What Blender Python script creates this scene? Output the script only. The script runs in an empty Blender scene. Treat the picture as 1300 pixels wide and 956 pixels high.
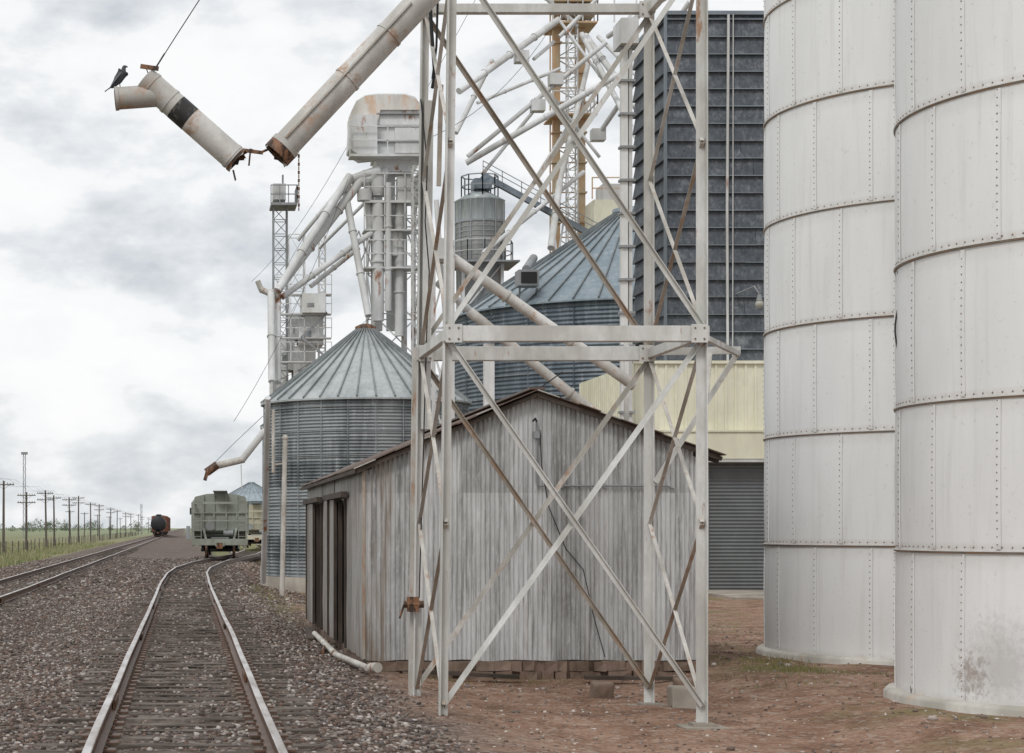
import bpy, math, random
import numpy as np
from mathutils import Vector, Matrix, noise
random.seed(7); np.random.seed(7)
scene=bpy.context.scene
R=math.radians

# ------------------------------------------------------------------ materials
def N(nt,t,**k):
    n=nt.nodes.new(t)
    for a,b in k.items(): setattr(n,a,b)
    return n
def mk(name,rough=.6,metal=0.0,spec=.35):
    m=bpy.data.materials.new(name); m.use_nodes=True
    nt=m.node_tree; b=nt.nodes['Principled BSDF']
    b.inputs['Roughness'].default_value=rough; b.inputs['Metallic'].default_value=metal
    b.inputs['Specular IOR Level'].default_value=spec
    return m,nt,b
def coords(nt,sc=(1,1,1)):
    tc=N(nt,'ShaderNodeTexCoord'); mp=N(nt,'ShaderNodeMapping'); mp.inputs['Scale'].default_value=sc
    nt.links.new(tc.outputs['Object'],mp.inputs['Vector']); return mp.outputs[0]
def nz(nt,scale,detail=4,rough=.55,sc=(1,1,1),dist=0):
    n=N(nt,'ShaderNodeTexNoise'); n.inputs['Scale'].default_value=scale; n.inputs['Detail'].default_value=min(detail,4.5)
    n.inputs['Roughness'].default_value=rough; n.inputs['Distortion'].default_value=dist
    nt.links.new(coords(nt,sc),n.inputs['Vector']); return n.outputs['Fac']
def ramp(nt,f,stops):
    r=N(nt,'ShaderNodeValToRGB'); e=r.color_ramp.elements
    while len(e)<len(stops): e.new(.5)
    for i,(p,c) in enumerate(stops):
        e[i].position=p
        e[i].color=(c,c,c,1) if isinstance(c,(int,float)) else (*c,1)
    nt.links.new(f,r.inputs[0]); return r.outputs[0]
def mix(nt,f,a,b,mode='MIX'):
    m=N(nt,'ShaderNodeMix',data_type='RGBA',blend_type=mode)
    for s,v in ((m.inputs[0],f),(m.inputs[6],a),(m.inputs[7],b)):
        if isinstance(v,(int,float)): s.default_value=v
        elif isinstance(v,tuple): s.default_value=(*v,1)
        else: nt.links.new(v,s)
    return m.outputs[2]
def mth(nt,op,a,b=0.0,c=None):
    m=N(nt,'ShaderNodeMath',operation=op)
    for i,v in enumerate((a,b) if c is None else (a,b,c)):
        if isinstance(v,(int,float)): m.inputs[i].default_value=v
        else: nt.links.new(v,m.inputs[i])
    return m.outputs[0]
def bump(nt,b,f,st=.3,d=.01):
    n=N(nt,'ShaderNodeBump'); n.inputs['Strength'].default_value=st; n.inputs['Distance'].default_value=d
    nt.links.new(f,n.inputs['Height']); nt.links.new(n.outputs[0],b.inputs['Normal'])
def mrange(nt,src,a,b_,lo=0.0,hi=1.0):
    r=N(nt,'ShaderNodeMapRange'); nt.links.new(src,r.inputs[0]); r.inputs[1].default_value=a; r.inputs[2].default_value=b_; r.inputs[3].default_value=lo; r.inputs[4].default_value=hi; return r.outputs[0]
def painted(name,base,rust=(.20,.085,.04),thr=.62,scale=3,rough=.55,metal=0,dirt=.35,zs=.35,soft=.05,bm=False):
    m,nt,b=mk(name,rough,metal)
    n1=nz(nt,scale,5,.7,(1,1,zs)); n3=nz(nt,scale*3.2,4,.7,(1,1,.5))
    n2=mth(nt,'MULTIPLY_ADD',n1,-.5,mth(nt,'MULTIPLY',nz(nt,scale*.35,3,.6,(1,1,.4)),1.5))
    dk=tuple(c*(1-dirt) for c in base); dk=(dk[0],dk[1]*.98,dk[2]*.93)
    c=mix(nt,ramp(nt,n2,[(.32,0.0),(.66,1.0)]),base,dk)
    c=mix(nt,ramp(nt,n3,[(.35,.25),(.62,0.0)]),c,tuple(x*.5 for x in base))
    ru=mix(nt,n3,rust,tuple(x*1.9 for x in rust))
    c=mix(nt,ramp(nt,n1,[(thr-soft*.5,0.0),(thr+soft,1.0)]),c,ru)
    nt.links.new(c,b.inputs['Base Color'])
    if bm: bump(nt,b,n3,.25,.01)
    return m
M={}
M['white']=painted('white_paint',(.70,.70,.68),thr=.655,scale=4.5,dirt=.30,rust=(.24,.15,.10),bm=True)
M['whiteclean']=painted('white_paint_clean',(.76,.77,.77),thr=.70,scale=1.5,dirt=.2)
M['whitefar']=painted('weathered_white_metal',(.70,.71,.715),thr=.63,scale=1.3,dirt=.32)
M['headrust']=painted('head_cover_rust',(.68,.66,.62),thr=.57,scale=1.4,dirt=.3,rust=(.40,.24,.14),soft=.14)
M['whiterust']=painted('rusty_white_paint',(.63,.61,.57),thr=.59,scale=5.5,dirt=.38,rust=(.24,.145,.09),soft=.09,bm=True)
M['rustbar']=painted('tan_weathered_steel',(.50,.45,.39),thr=.545,scale=6,dirt=.38,rust=(.23,.14,.09),soft=.14,bm=True)
M['rust']=painted('dark_rust',(.10,.06,.042),thr=.5,scale=9,dirt=.5,rust=(.15,.075,.04))
M['black']=painted('black_steel',(.025,.025,.028),thr=.7,scale=3,dirt=.3,rust=(.05,.03,.02))
M['band']=painted('worn_black_band',(.035,.034,.034),thr=.60,scale=7,dirt=.3,rust=(.14,.125,.11),soft=.1)
M['orange']=painted('rusty_yellow_paint',(.62,.50,.34),thr=.50,scale=1.4,dirt=.3,rust=(.36,.20,.10),soft=.15)
M['grey']=painted('grey_steel',(.32,.335,.35),thr=.68,scale=1.2,dirt=.3)
M['blue']=painted('blue_grey_steel',(.22,.26,.30),thr=.75,scale=1.2,dirt=.3)
M['concrete']=painted('concrete',(.42,.38,.33),thr=.6,scale=2.5,dirt=.4,rough=.9,zs=1,rust=(.2,.16,.12),soft=.2)
M['cream']=painted('cream_siding',(.80,.785,.64),thr=.74,scale=.8,dirt=.17)
M['door']=painted('grey_rollup_door',(.17,.18,.19),thr=.75,scale=1,dirt=.2)
M['hopper']=painted('hopper_car_paint',(.35,.375,.33),thr=.68,scale=2.2,dirt=.28,rust=(.14,.11,.08))
M['hopper2']=painted('cream_car_paint',(.56,.53,.42),thr=.64,scale=.9,dirt=.3)
M['boxred']=painted('oxide_red_paint',(.25,.09,.05),thr=.7,scale=.6,dirt=.3)
M['pole']=painted('pole_wood',(.12,.10,.085),thr=.7,scale=2,dirt=.3)
M['pvc']=painted('pvc',(.62,.60,.55),thr=.60,scale=5,dirt=.35)
M['board']=painted('weathered_board',(.10,.08,.065),thr=.55,scale=6,dirt=.5,rust=(.05,.035,.03),soft=.2,rough=.9)
M['roofmetal']=painted('rusted_roofing',(.17,.13,.11),thr=.5,scale=3.5,dirt=.4,rust=(.09,.055,.04),soft=.2)
M['stone']=painted('rubble_stone',(.28,.20,.155),thr=.58,scale=7,dirt=.5,zs=1,rust=(.13,.10,.075),soft=.15,rough=.95,bm=True)
M['void']=painted('interior_shade_black',(.012,.011,.010),thr=.9)  # near-black colour standing in for shade indoors
M['spout']=painted('spout_paint',(.67,.655,.63),thr=.585,scale=3.2,dirt=.38,zs=1,rust=(.28,.19,.135),soft=.09,bm=True)
M['bird']=painted('feathers',(.075,.08,.095),thr=.9,scale=20,dirt=.4)
M['birdw']=painted('wing_feathers',(.14,.15,.17),thr=.9,scale=30,dirt=.4)
M['glass']=painted('lamp_glass',(.6,.6,.55),thr=.9)
M['flange']=painted('flange_underside_rust',(.32,.27,.22),thr=.5,scale=5,dirt=.4,rust=(.20,.12,.07),zs=1,soft=.12)
M['boltm']=painted('bolt_heads',(.24,.205,.17),thr=.5,scale=4,dirt=.3,rust=(.18,.11,.07),zs=1,soft=.15)
M['padw']=painted('whitewashed_pad',(.62,.60,.55),thr=.6,scale=3,dirt=.4,rust=(.3,.22,.15),zs=1,soft=.15)

def galv(name,c1,c2,ring=.82,streak=.5,rough=.5,metal=.3):
    m,nt,b=mk(name,rough,metal,.4)
    tc=N(nt,'ShaderNodeTexCoord'); sp=N(nt,'ShaderNodeSeparateXYZ'); nt.links.new(tc.outputs['Object'],sp.inputs[0])
    fl=mth(nt,'FLOOR',mth(nt,'DIVIDE',sp.outputs['Z'],ring)); wn=N(nt,'ShaderNodeTexWhiteNoise',noise_dimensions='1D'); nt.links.new(fl,wn.inputs['W'])
    n1=nz(nt,1.2,5,.6,(1,1,.18)); n2=nz(nt,6,4,.7,(1,1,.12)); n3=nz(nt,.45,2)
    f=mth(nt,'ADD',mth(nt,'MULTIPLY',wn.outputs[0],.3),mth(nt,'MULTIPLY',n1,.7))
    f=mth(nt,'ADD',f,mth(nt,'MULTIPLY',n2,.55)); f=mth(nt,'ADD',f,mth(nt,'MULTIPLY',n3,.2)); 
    c=ramp(nt,f,[(.66,c1),(1.0,c2)])
    c=mix(nt,ramp(nt,n2,[(.58,0.0),(.70,streak)]),c,(.60,.62,.64))
    nt.links.new(c,b.inputs['Base Color']); return m
M['bin']=galv('galvanised_bin_wall',(.085,.10,.108),(.30,.325,.335))
M['binroof']=galv('galvanised_bin_roof',(.27,.30,.305),(.47,.50,.50),ring=9,streak=.25)
M['binrib']=galv('galvanised_roof_ribs',(.14,.155,.16),(.27,.29,.29),ring=9,streak=.1)
M['bind']=galv('aged_blue_bin_wall',(.075,.098,.12),(.19,.225,.255),streak=.3)
M['bindroof']=galv('aged_blue_bin_roof',(.21,.265,.30),(.36,.41,.44),ring=9,streak=.15)
M['mesh']=galv('perforated_screen',(.20,.20,.195),(.34,.34,.33),ring=.3,streak=.1)

def shedmat():
    m,nt,b=mk('weathered_corrugated_iron',.5,.15,.4)
    tc=N(nt,'ShaderNodeTexCoord'); sp=N(nt,'ShaderNodeSeparateXYZ'); nt.links.new(tc.outputs['Object'],sp.inputs[0])
    fx=mth(nt,'FLOOR',mth(nt,'DIVIDE',sp.outputs['X'],.66)); fy=mth(nt,'FLOOR',mth(nt,'DIVIDE',sp.outputs['Y'],.66))
    fz=mth(nt,'FLOOR',mth(nt,'DIVIDE',mth(nt,'ADD',sp.outputs['Z'],.02),2.42))
    w=mth(nt,'ADD',mth(nt,'ADD',mth(nt,'MULTIPLY',fx,1.37),mth(nt,'MULTIPLY',fy,3.11)),mth(nt,'MULTIPLY',fz,7.7))
    wn=N(nt,'ShaderNodeTexWhiteNoise',noise_dimensions='1D'); nt.links.new(w,wn.inputs['W'])
    st=nz(nt,5,6,.75,(1,1,.09)); st2=nz(nt,16,4,.7,(1,1,.05)); big=nz(nt,.9,4,.65,(1,1,.6)); fine=nz(nt,30,3,.7,(1,1,.3))
    f=mth(nt,'ADD',mth(nt,'MULTIPLY',wn.outputs[0],.24),mth(nt,'MULTIPLY',st,.65)); f=mth(nt,'ADD',f,mth(nt,'MULTIPLY',big,.35))
    c=ramp(nt,f,[(.42,(.20,.198,.19)),(.56,(.45,.455,.45)),(.76,(.69,.70,.70))])
    c=mix(nt,ramp(nt,st2,[(.50,0.0),(.66,.72)]),c,(.165,.155,.145))
    c=mix(nt,ramp(nt,fine,[(.54,0.0),(.68,.4)]),c,(.72,.73,.73))
    mr=mrange(nt,sp.outputs['X'],2.60,3.6,.12,-.04)
    mz=mrange(nt,sp.outputs['Z'],0,.5,.06,0)
    rf=mth(nt,'ADD',mth(nt,'ADD',st,mr),mz)
    c=mix(nt,ramp(nt,rf,[(.55,0.0),(.72,.75)]),c,(.22,.165,.12))
    side=mth(nt,'MULTIPLY',mrange(nt,sp.outputs['X'],2.54,2.60,.62,0.0),mth(nt,'ADD',big,.35))  # trackside wall: tan stain, plus shade painted in where the sun strikes it
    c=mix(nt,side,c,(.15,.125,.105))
    nt.links.new(c,b.inputs['Base Color']); return m
M['shed']=shedmat()

def silomat():
    m,nt,b=mk('silo_white_panels',.42,.0,.45)
    tc=N(nt,'ShaderNodeTexCoord'); sp=N(nt,'ShaderNodeSeparateXYZ'); nt.links.new(tc.outputs['Object'],sp.inputs[0])
    big=nz(nt,.7,4,.6,(1,1,.35)); st=nz(nt,7,5,.65,(1,1,.06)); fine=nz(nt,14,5,.7)
    c=mix(nt,ramp(nt,big,[(.35,0.0),(.7,1.0)]),(.83,.835,.83),(.73,.735,.73))
    c=mix(nt,ramp(nt,st,[(.52,0.0),(.75,.35)]),c,(.54,.53,.50))
    c=mix(nt,ramp(nt,fine,[(.62,0.0),(.70,.5)]),c,(.50,.46,.41))
    fr=mth(nt,'FRACT',mth(nt,'DIVIDE',sp.outputs['Z'],1.65))
    g=mth(nt,'MULTIPLY',ramp(nt,fr,[(.86,0.0),(1.0,.5)]),fine)
    c=mix(nt,g,c,(.38,.34,.29))
    g2=mth(nt,'MULTIPLY',ramp(nt,fr,[(.0,.8),(.06,0.0)]),fine)
    c=mix(nt,g2,c,(.34,.27,.21))
    def patch(ctr,nf,stops,col,c,amp):
        vd=N(nt,'ShaderNodeVectorMath',operation='DISTANCE'); nt.links.new(tc.outputs['Object'],vd.inputs[0]); vd.inputs[1].default_value=ctr
        pn=mth(nt,'ADD',vd.outputs['Value'],mth(nt,'MULTIPLY',mth(nt,'SUBTRACT',nf,.5),amp))
        return mix(nt,ramp(nt,pn,stops),c,col)
    c=patch((8.66,20.05,.42),fine,[(.15,.7),(.62,0.0)],(.50,.49,.48),c,1.1)
    c=patch((8.5,20.4,.30),fine,[(.05,.6),(.26,0.0)],(.25,.18,.135),c,.8)
    c=patch((9.0,19.45,.30),st,[(.0,.6),(.2,0.0)],(.42,.30,.20),c,.5)
    nt.links.new(c,b.inputs['Base Color']); bump(nt,b,big,.35,.04); return m
M['silo']=silomat()

def darkmat():
    m,nt,b=mk('dark_shingle_siding',.75,0,.25)
    a=nz(nt,1.5,5,.8); f=nz(nt,9,4,.8,(1,1,.6)); 
    c=ramp(nt,mth(nt,'ADD',mth(nt,'MULTIPLY',a,.5),mth(nt,'MULTIPLY',f,.5)),[(.36,(.048,.054,.063)),(.52,(.095,.106,.12)),(.66,(.22,.232,.245))])
    nt.links.new(c,b.inputs['Base Color']); return m
M['dark']=darkmat()

def groundmat():
    m,nt,b=mk('ground_gravel_dirt_field',.95,0,.15)
    tc=N(nt,'ShaderNodeTexCoord'); sp=N(nt,'ShaderNodeSeparateXYZ'); nt.links.new(tc.outputs['Object'],sp.inputs[0])
    v=N(nt,'ShaderNodeTexVoronoi'); v.inputs['Scale'].default_value=14; nt.links.new(coords(nt),v.inputs['Vector'])
    hs=N(nt,'ShaderNodeSeparateColor'); nt.links.new(v.outputs['Color'],hs.inputs[0])
    big=nz(nt,.35,5,.75); fine=nz(nt,22,3,.7); med=nz(nt,1.1,5,.8)
    bal=ramp(nt,hs.outputs[0],[(0.0,(.06,.047,.04)),(.45,(.13,.102,.088)),(.8,(.20,.165,.145)),(1.0,(.36,.32,.29))])
    bal=mix(nt,ramp(nt,big,[(.40,0.0),(.62,.75)]),bal,(.10,.070,.056))
    bal=mix(nt,ramp(nt,med,[(.52,0.0),(.62,.55)]),bal,(.23,.195,.165))
    dirt=ramp(nt,mth(nt,'ADD',mth(nt,'MULTIPLY',med,.6),mth(nt,'MULTIPLY',fine,.4)),[(.38,(.12,.07,.048)),(.5,(.24,.145,.10)),(.64,(.38,.265,.20))])
    dirt=mix(nt,ramp(nt,hs.outputs[1],[(.85,0.0),(.9,.5)]),dirt,(.38,.32,.27))
    grass=ramp(nt,nz(nt,.12,5,.8,(1,.3,1)),[(.35,(.12,.15,.055)),(.52,(.19,.22,.09)),(.66,(.30,.275,.16))])
    xn=mth(nt,'ADD',sp.outputs['X'],mth(nt,'MULTIPLY',mth(nt,'SUBTRACT',nz(nt,.4,3,.6),.5),2.4))
    c=mix(nt,mrange(nt,xn,2.2,3.4),bal,dirt)
    c=mix(nt,mrange(nt,xn,-9.0,-10.5),c,mix(nt,ramp(nt,med,[(.40,0.0),(.58,1.0)]),(.27,.22,.16),grass))
    gf=mth(nt,'MULTIPLY',mrange(nt,sp.outputs['Y'],95,140),mrange(nt,xn,1.2,2.4)); c=mix(nt,mth(nt,'MULTIPLY',gf,.7),c,grass)
    far=mrange(nt,sp.outputs['Y'],260,900); gl=mrange(nt,mth(nt,'ABSOLUTE',mth(nt,'ADD',sp.outputs['X'],5.3)),4,7)
    c=mix(nt,mth(nt,'MULTIPLY',far,gl),c,(.24,.27,.17))
    mossm=mth(nt,'MULTIPLY',mrange(nt,sp.outputs['X'],6.5,8.0),ramp(nt,big,[(.52,0.0),(.62,.6)]))
    c=mix(nt,mossm,c,(.15,.15,.06))
    nt.links.new(c,b.inputs['Base Color']); bump(nt,b,v.outputs['Distance'],.8,.03); return m
M['ground']=groundmat()
def attrmat(name,rough=.9):
    m,nt,b=mk(name,rough,0,.2); a=N(nt,'ShaderNodeAttribute',attribute_name='Col')
    nt.links.new(a.outputs['Color'],b.inputs['Base Color']); return m
M['gravel']=attrmat('gravel_stones'); M['leaf']=attrmat('grass_and_leaves')
def woodmat():
    m,nt,b=mk('creosote_tie_wood',.9,0,.2)
    g=nz(nt,6,5,.75,(.35,4,1)); p=nz(nt,1.7,3)
    c=ramp(nt,mth(nt,'ADD',mth(nt,'MULTIPLY',g,.65),mth(nt,'MULTIPLY',p,.35)),[(.38,(.03,.024,.02)),(.5,(.10,.082,.068)),(.64,(.26,.225,.195))])
    nt.links.new(c,b.inputs['Base Color']); bump(nt,b,g,.6,.01); return m
M['tie']=woodmat()
m,nt,b=mk('rail_head_polished',.35,.7,.5)
n=nz(nt,5,4,.6,(1,.2,1)); nt.links.new(ramp(nt,n,[(.35,(.32,.27,.235)),(.6,(.64,.61,.59))]),b.inputs['Base Color']); M['railtop']=m
M['rail']=painted('rail_rust',(.14,.088,.062),thr=.5,scale=8,dirt=.3,rust=(.09,.05,.035))

# ------------------------------------------------------------------ mesh builder
class MB:
    def __init__(s,name,parent=None): s.name=name; s.parent=parent; s.v=[]; s.f=[]; s.mi=[]; s.sm=[]; s.mats=[]
    def add(s,vs,fs,mat,sm=False):
        o=len(s.v); s.v+= [tuple(p) for p in vs]
        if mat not in s.mats: s.mats.append(mat)
        k=s.mats.index(mat)
        for f in fs: s.f.append([i+o for i in f]); s.mi.append(k); s.sm.append(sm)
    def box(s,x0,x1,y0,y1,z0,z1,mat):
        vs=[(x,y,z) for x in (x0,x1) for y in (y0,y1) for z in (z0,z1)]
        s.add(vs,[(0,1,3,2),(4,6,7,5),(0,4,5,1),(2,3,7,6),(0,2,6,4),(1,5,7,3)],mat)
    def frame(s,p,q,up=None):
        d=(q-p).normalized()
        up=up or (Vector((0,0,1)) if abs(d.z)<.95 else Vector((0,-1,0)))
        u=d.cross(up).normalized(); v=u.cross(d).normalized(); return u,v
    def ext(s,sec,p,q,mat,sm=False,up=None,sc=1.0,caps=True):
        p=Vector(p); q=Vector(q); u,v=s.frame(p,q,up); n=len(sec)
        vs=[p+u*a+v*b for a,b in sec]+[q+u*a*sc+v*b*sc for a,b in sec]
        fs=[(i,(i+1)%n,n+(i+1)%n,n+i) for i in range(n)]
        s.add(vs,fs,mat,sm)
        if caps: s.add(vs,[tuple(range(n))[::-1],tuple(range(n,2*n))],mat)
    def beam(s,p,q,w,h,mat,up=None): s.ext([(-w/2,-h/2),(w/2,-h/2),(w/2,h/2),(-w/2,h/2)],p,q,mat,up=up)
    def angle(s,p,q,w,t,mat,up=None,fx=1,fy=1):
        a=w/2; sec=[(-a,-a),(a,-a),(a,-a+t),(-a+t,-a+t),(-a+t,a),(-a,a)]
        s.ext([(x*fx,y*fy) for x,y in sec],p,q,mat,up=up)
    def tube(s,p,q,r,mat,r2=None,n=14,caps=True):
        s.ext([(r*math.cos(2*math.pi*i/n),r*math.sin(2*math.pi*i/n)) for i in range(n)],p,q,mat,True,sc=(r2/r if r2 else 1),caps=caps)
    def pipe(s,pts,r,mat,n=8):
        pts=[Vector(p) for p in pts]
        rings=[]
        for i,p in enumerate(pts):
            a=pts[max(i-1,0)]; b=pts[min(i+1,len(pts)-1)]; u,v=s.frame(a,b,Vector((.13,1,.07)).normalized())
            rings.append([p+u*r*math.cos(2*math.pi*k/n)+v*r*math.sin(2*math.pi*k/n) for k in range(n)])
        vs=[x for g in rings for x in g]; fs=[]
        for i in range(len(pts)-1):
            for k in range(n): fs.append((i*n+k,i*n+(k+1)%n,(i+1)*n+(k+1)%n,(i+1)*n+k))
        s.add(vs,fs,mat,True)
    def openpipe(s,p,q,r,mat,inner,t=.008,n=24):
        p=Vector(p);q=Vector(q); s.tube(p,q,r,mat,n=n,caps=False); s.tube(p,q,r-t,inner,n=n,caps=False)
        u,v=s.frame(p,q)
        for c in (p,q):
            vs=[];
            for rr in (r,r-t): vs+=[c+u*rr*math.cos(2*math.pi*k/n)+v*rr*math.sin(2*math.pi*k/n) for k in range(n)]
            s.add(vs,[(k,(k+1)%n,n+(k+1)%n,n+k) for k in range(n)],mat)
    def lathe(s,cx,cy,prof,n,mat,sm=True):
        vs=[(cx+r*math.cos(2*math.pi*k/n),cy+r*math.sin(2*math.pi*k/n),z) for r,z in prof for k in range(n)]
        fs=[(i*n+k,i*n+(k+1)%n,(i+1)*n+(k+1)%n,(i+1)*n+k) for i in range(len(prof)-1) for k in range(n)]
        s.add(vs,fs,mat,sm)
    def prism(s,pts,y0,y1,mat):
        n=len(pts); vs=[(x,y0,z) for x,z in pts]+[(x,y1,z) for x,z in pts]
        s.add(vs,[(i,(i+1)%n,n+(i+1)%n,n+i) for i in range(n)]+[tuple(range(n))[::-1],tuple(range(n,2*n))],mat)
    def ball(s,c,r,mat,n=10,sz=(1,1,1)):
        vs=[];fs=[];m_=n//2
        for i in range(m_+1):
            a=math.pi*i/m_
            for k in range(n): vs.append((c[0]+r*sz[0]*math.sin(a)*math.cos(2*math.pi*k/n),c[1]+r*sz[1]*math.sin(a)*math.sin(2*math.pi*k/n),c[2]+r*sz[2]*math.cos(a)))
        for i in range(m_):
            for k in range(n): fs.append((i*n+k,(i+1)*n+k,(i+1)*n+(k+1)%n,i*n+(k+1)%n))
        s.add(vs,fs,mat,True)
    def lattice(s,x0,x1,y0,y1,z0,z1,panel,w,leg,brace,legw=None):
        legw=legw or w*1.6
        c=[(x0,y0),(x1,y0),(x1,y1),(x0,y1)]
        for x,y in c: s.beam((x,y,z0),(x,y,z1),legw,legw,leg)
        n=max(1,round((z1-z0)/panel)); h=(z1-z0)/n
        for i in range(n):
            za=z0+i*h; zb=za+h
            for k in range(4):
                a=c[k]; b=c[(k+1)%4]
                s.beam((*a,zb),(*b,zb),w,w,brace)
                s.beam((*a,za),(*b,zb),w,w,brace) if (i+k)%2 else s.beam((*b,za),(*a,zb),w,w,brace)
    def rail(s,pts,h,mat,w=.04,post=1.2):
        for a,b in zip(pts[:-1],pts[1:]):
            a=Vector(a);b=Vector(b)
            for k in (1,.5): s.beam(a+Vector((0,0,h*k)),b+Vector((0,0,h*k)),w,w,mat)
            n=max(1,round((b-a).length/post))
            for i in range(n+1):
                p=a.lerp(b,i/n); s.beam(p,p+Vector((0,0,h)),w,w,mat)
    def done(s):
        me=bpy.data.meshes.new(s.name); me.from_pydata(s.v,[],s.f); 
        for k in s.mats: me.materials.append(M[k])
        me.polygons.foreach_set('material_index',s.mi); me.polygons.foreach_set('use_smooth',s.sm); me.update()
        o=bpy.data.objects.new(s.name,me); scene.collection.objects.link(o)
        if s.parent: o.parent=s.parent
        return o
def group(name):
    e=bpy.data.objects.new(name,None); scene.collection.objects.link(e); e.empty_display_size=.3; return e
# Elevation-survey sheets: each structure stands in its own plan line Y; (a,b) are
# sheet units, a=235 is the track centreline and b=670 is 1.9 m above datum.
class Sheet:
    def __init__(s,Y): s.Y=Y; s.k=Y/2400.
    def X(s,a): return (a-235)*s.k
    def Z(s,b): return 1.9+(670-b)*s.k
    def __call__(s,a,b,dy=0): return Vector((s.X(a),s.Y+dy,s.Z(b)))

# ------------------------------------------------------------------ ground
TC=[(0,0),(60,0),(72,.08),(82,.35),(92,.95),(100,1.5),(108,1.95),(125,2.4),(150,2.8),(200,3.4),(400,5)]
def trackc(y):
    for (a,b),(c,d) in zip(TC[:-1],TC[1:]):
        if a<=y<=c: return b+(d-b)*(y-a)/(c-a)
    return TC[-1][1]
TC2=[(96,1.2),(110,2.6),(125,4.0),(145,5.3),(165,6.1),(220,7.2)]
def track2(y):
    for (a,b),(c,d) in zip(TC2[:-1],TC2[1:]):
        if a<=y<=c: return b+(d-b)*(y-a)/(c-a)
    return TC2[-1][1]
def sst(a,b,x):
    t=min(1,max(0,(x-a)/(b-a))); return t*t*(3-2*t)
def gh(x,y):
    d=min(abs(x-trackc(y)),abs(x+5.3))
    base=-.14-.14*sst(2.6,4.0,x)+.20*sst(6.2,8.2,x)-.3*sst(-8,-12,x)
    h=base*sst(1.4,2.7,d)
    if y<90: h+=.035*noise.noise(Vector((x*.9,y*.9,0)))+.018*noise.noise(Vector((x*3.3,y*3.3,5)))
    return h
def axis(a,b,step,lim,g):
    v=list(np.arange(a,b+1e-6,step)); s_=step; x=b
    hi=[]
    while x<lim[1]: s_*=g; x+=s_; hi.append(x)
    s_=step; x=a; lo=[]
    while x>lim[0]: s_*=g; x-=s_; lo.append(x)
    return lo[::-1]+v+hi
xs=axis(-10,14,.16,(-4000,4000),1.18); ys=axis(12,50,.2,(-60,7000),1.09)
gv=[(x,y,gh(x,y)) for y in ys for x in xs]; nx=len(xs)
gf=[(j*nx+i,j*nx+i+1,(j+1)*nx+i+1,(j+1)*nx+i) for j in range(len(ys)-1) for i in range(nx-1)]
g=MB('ground'); g.add(gv,gf,'ground',True); g.done()

def scatter(name,pts,sizes,cols,mat):
    t=(1+5**.5)/2
    iv=np.array([(-1,t,0),(1,t,0),(-1,-t,0),(1,-t,0),(0,-1,t),(0,1,t),(0,-1,-t),(0,1,-t),(t,0,-1),(t,0,1),(-t,0,-1),(-t,0,1)])/1.902
    it=np.array([(0,11,5),(0,5,1),(0,1,7),(0,7,10),(0,10,11),(1,5,9),(5,11,4),(11,10,2),(10,7,6),(7,1,8),(3,9,4),(3,4,2),(3,2,6),(3,6,8),(3,8,9),(4,9,5),(2,4,11),(6,2,10),(8,6,7),(9,8,1)])
    n=len(pts); pts=np.array(pts); a=np.random.rand(n)*6.28
    sc=np.random.uniform(.55,1.25,(n,1,3))*np.array(sizes)[:,None,None]*np.array([1,1,.7])
    vv=iv[None]*np.random.uniform(.75,1.15,(n,12,1))*sc
    ca,sa=np.cos(a)[:,None],np.sin(a)[:,None]
    x=vv[:,:,0]*ca-vv[:,:,1]*sa; y=vv[:,:,0]*sa+vv[:,:,1]*ca
    vv=np.stack([x,y,vv[:,:,2]],2)+pts[:,None,:]
    ff=(it[None]+(np.arange(n)*12)[:,None,None]).reshape(-1)
    me=bpy.data.meshes.new(name); me.vertices.add(n*12); me.vertices.foreach_set('co',vv.reshape(-1))
    me.loops.add(len(ff)); me.loops.foreach_set('vertex_index',ff)
    me.polygons.add(n*20); me.polygons.foreach_set('loop_start',np.arange(n*20)*3); me.update(calc_edges=True)
    ca_=me.color_attributes.new('Col','FLOAT_COLOR','POINT')
    c=np.ones((n,12,4)); c[:,:,:3]=np.array(cols)[:,None,:]; ca_.data.foreach_set('color',c.reshape(-1))
    me.materials.append(M[mat]); o=bpy.data.objects.new(name,me); scene.collection.objects.link(o); return o
pts=[];sz=[];cl=[]
pal=[(.125,.098,.085),(.175,.138,.118),(.075,.06,.052),(.22,.18,.155),(.11,.08,.068),(.29,.255,.23),(.155,.108,.085),(.40,.36,.33),(.18,.125,.10),(.13,.115,.11)]
while len(pts)<42000:
    y=12.5+40*random.random()**1.25; x=random.uniform(-.1*y-2.0,2.7)
    if random.random()< sst(2.0,2.7,x)*.8: continue
    if abs(x)<1.3 and random.random()<.5: continue
    s_=random.uniform(.018,.038); pts.append((x,y,gh(x,y)+s_*.2)); sz.append(s_); 
    c=random.choice(pal); k=random.uniform(.7,1.2); cl.append(tuple(q*k for q in c))
while len(pts)<49000:
    x=random.uniform(2.4,11); y=random.uniform(12.5,56)
    if 2.5<x<7.4 and 27<y<40: continue
    s_=random.uniform(.008,.026)*(1 if random.random()<.97 else 2.2); pts.append((x,y,gh(x,y)+s_*.2)); sz.append(s_); c=random.choice(pal); cl.append(tuple(q*1.35 for q in c))
while len(pts)<66000:
    y=random.uniform(50,125); x=random.uniform(-.1*y-1,3.0+.012*y)
    s_=random.uniform(.03,.075); pts.append((x,y,gh(x,y)+s_*.1)); sz.append(s_); c=random.choice(pal); k=random.uniform(.6,1.3); cl.append(tuple(q*k for q in c))
scatter('gravel',pts,sz,cl,'gravel')

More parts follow.
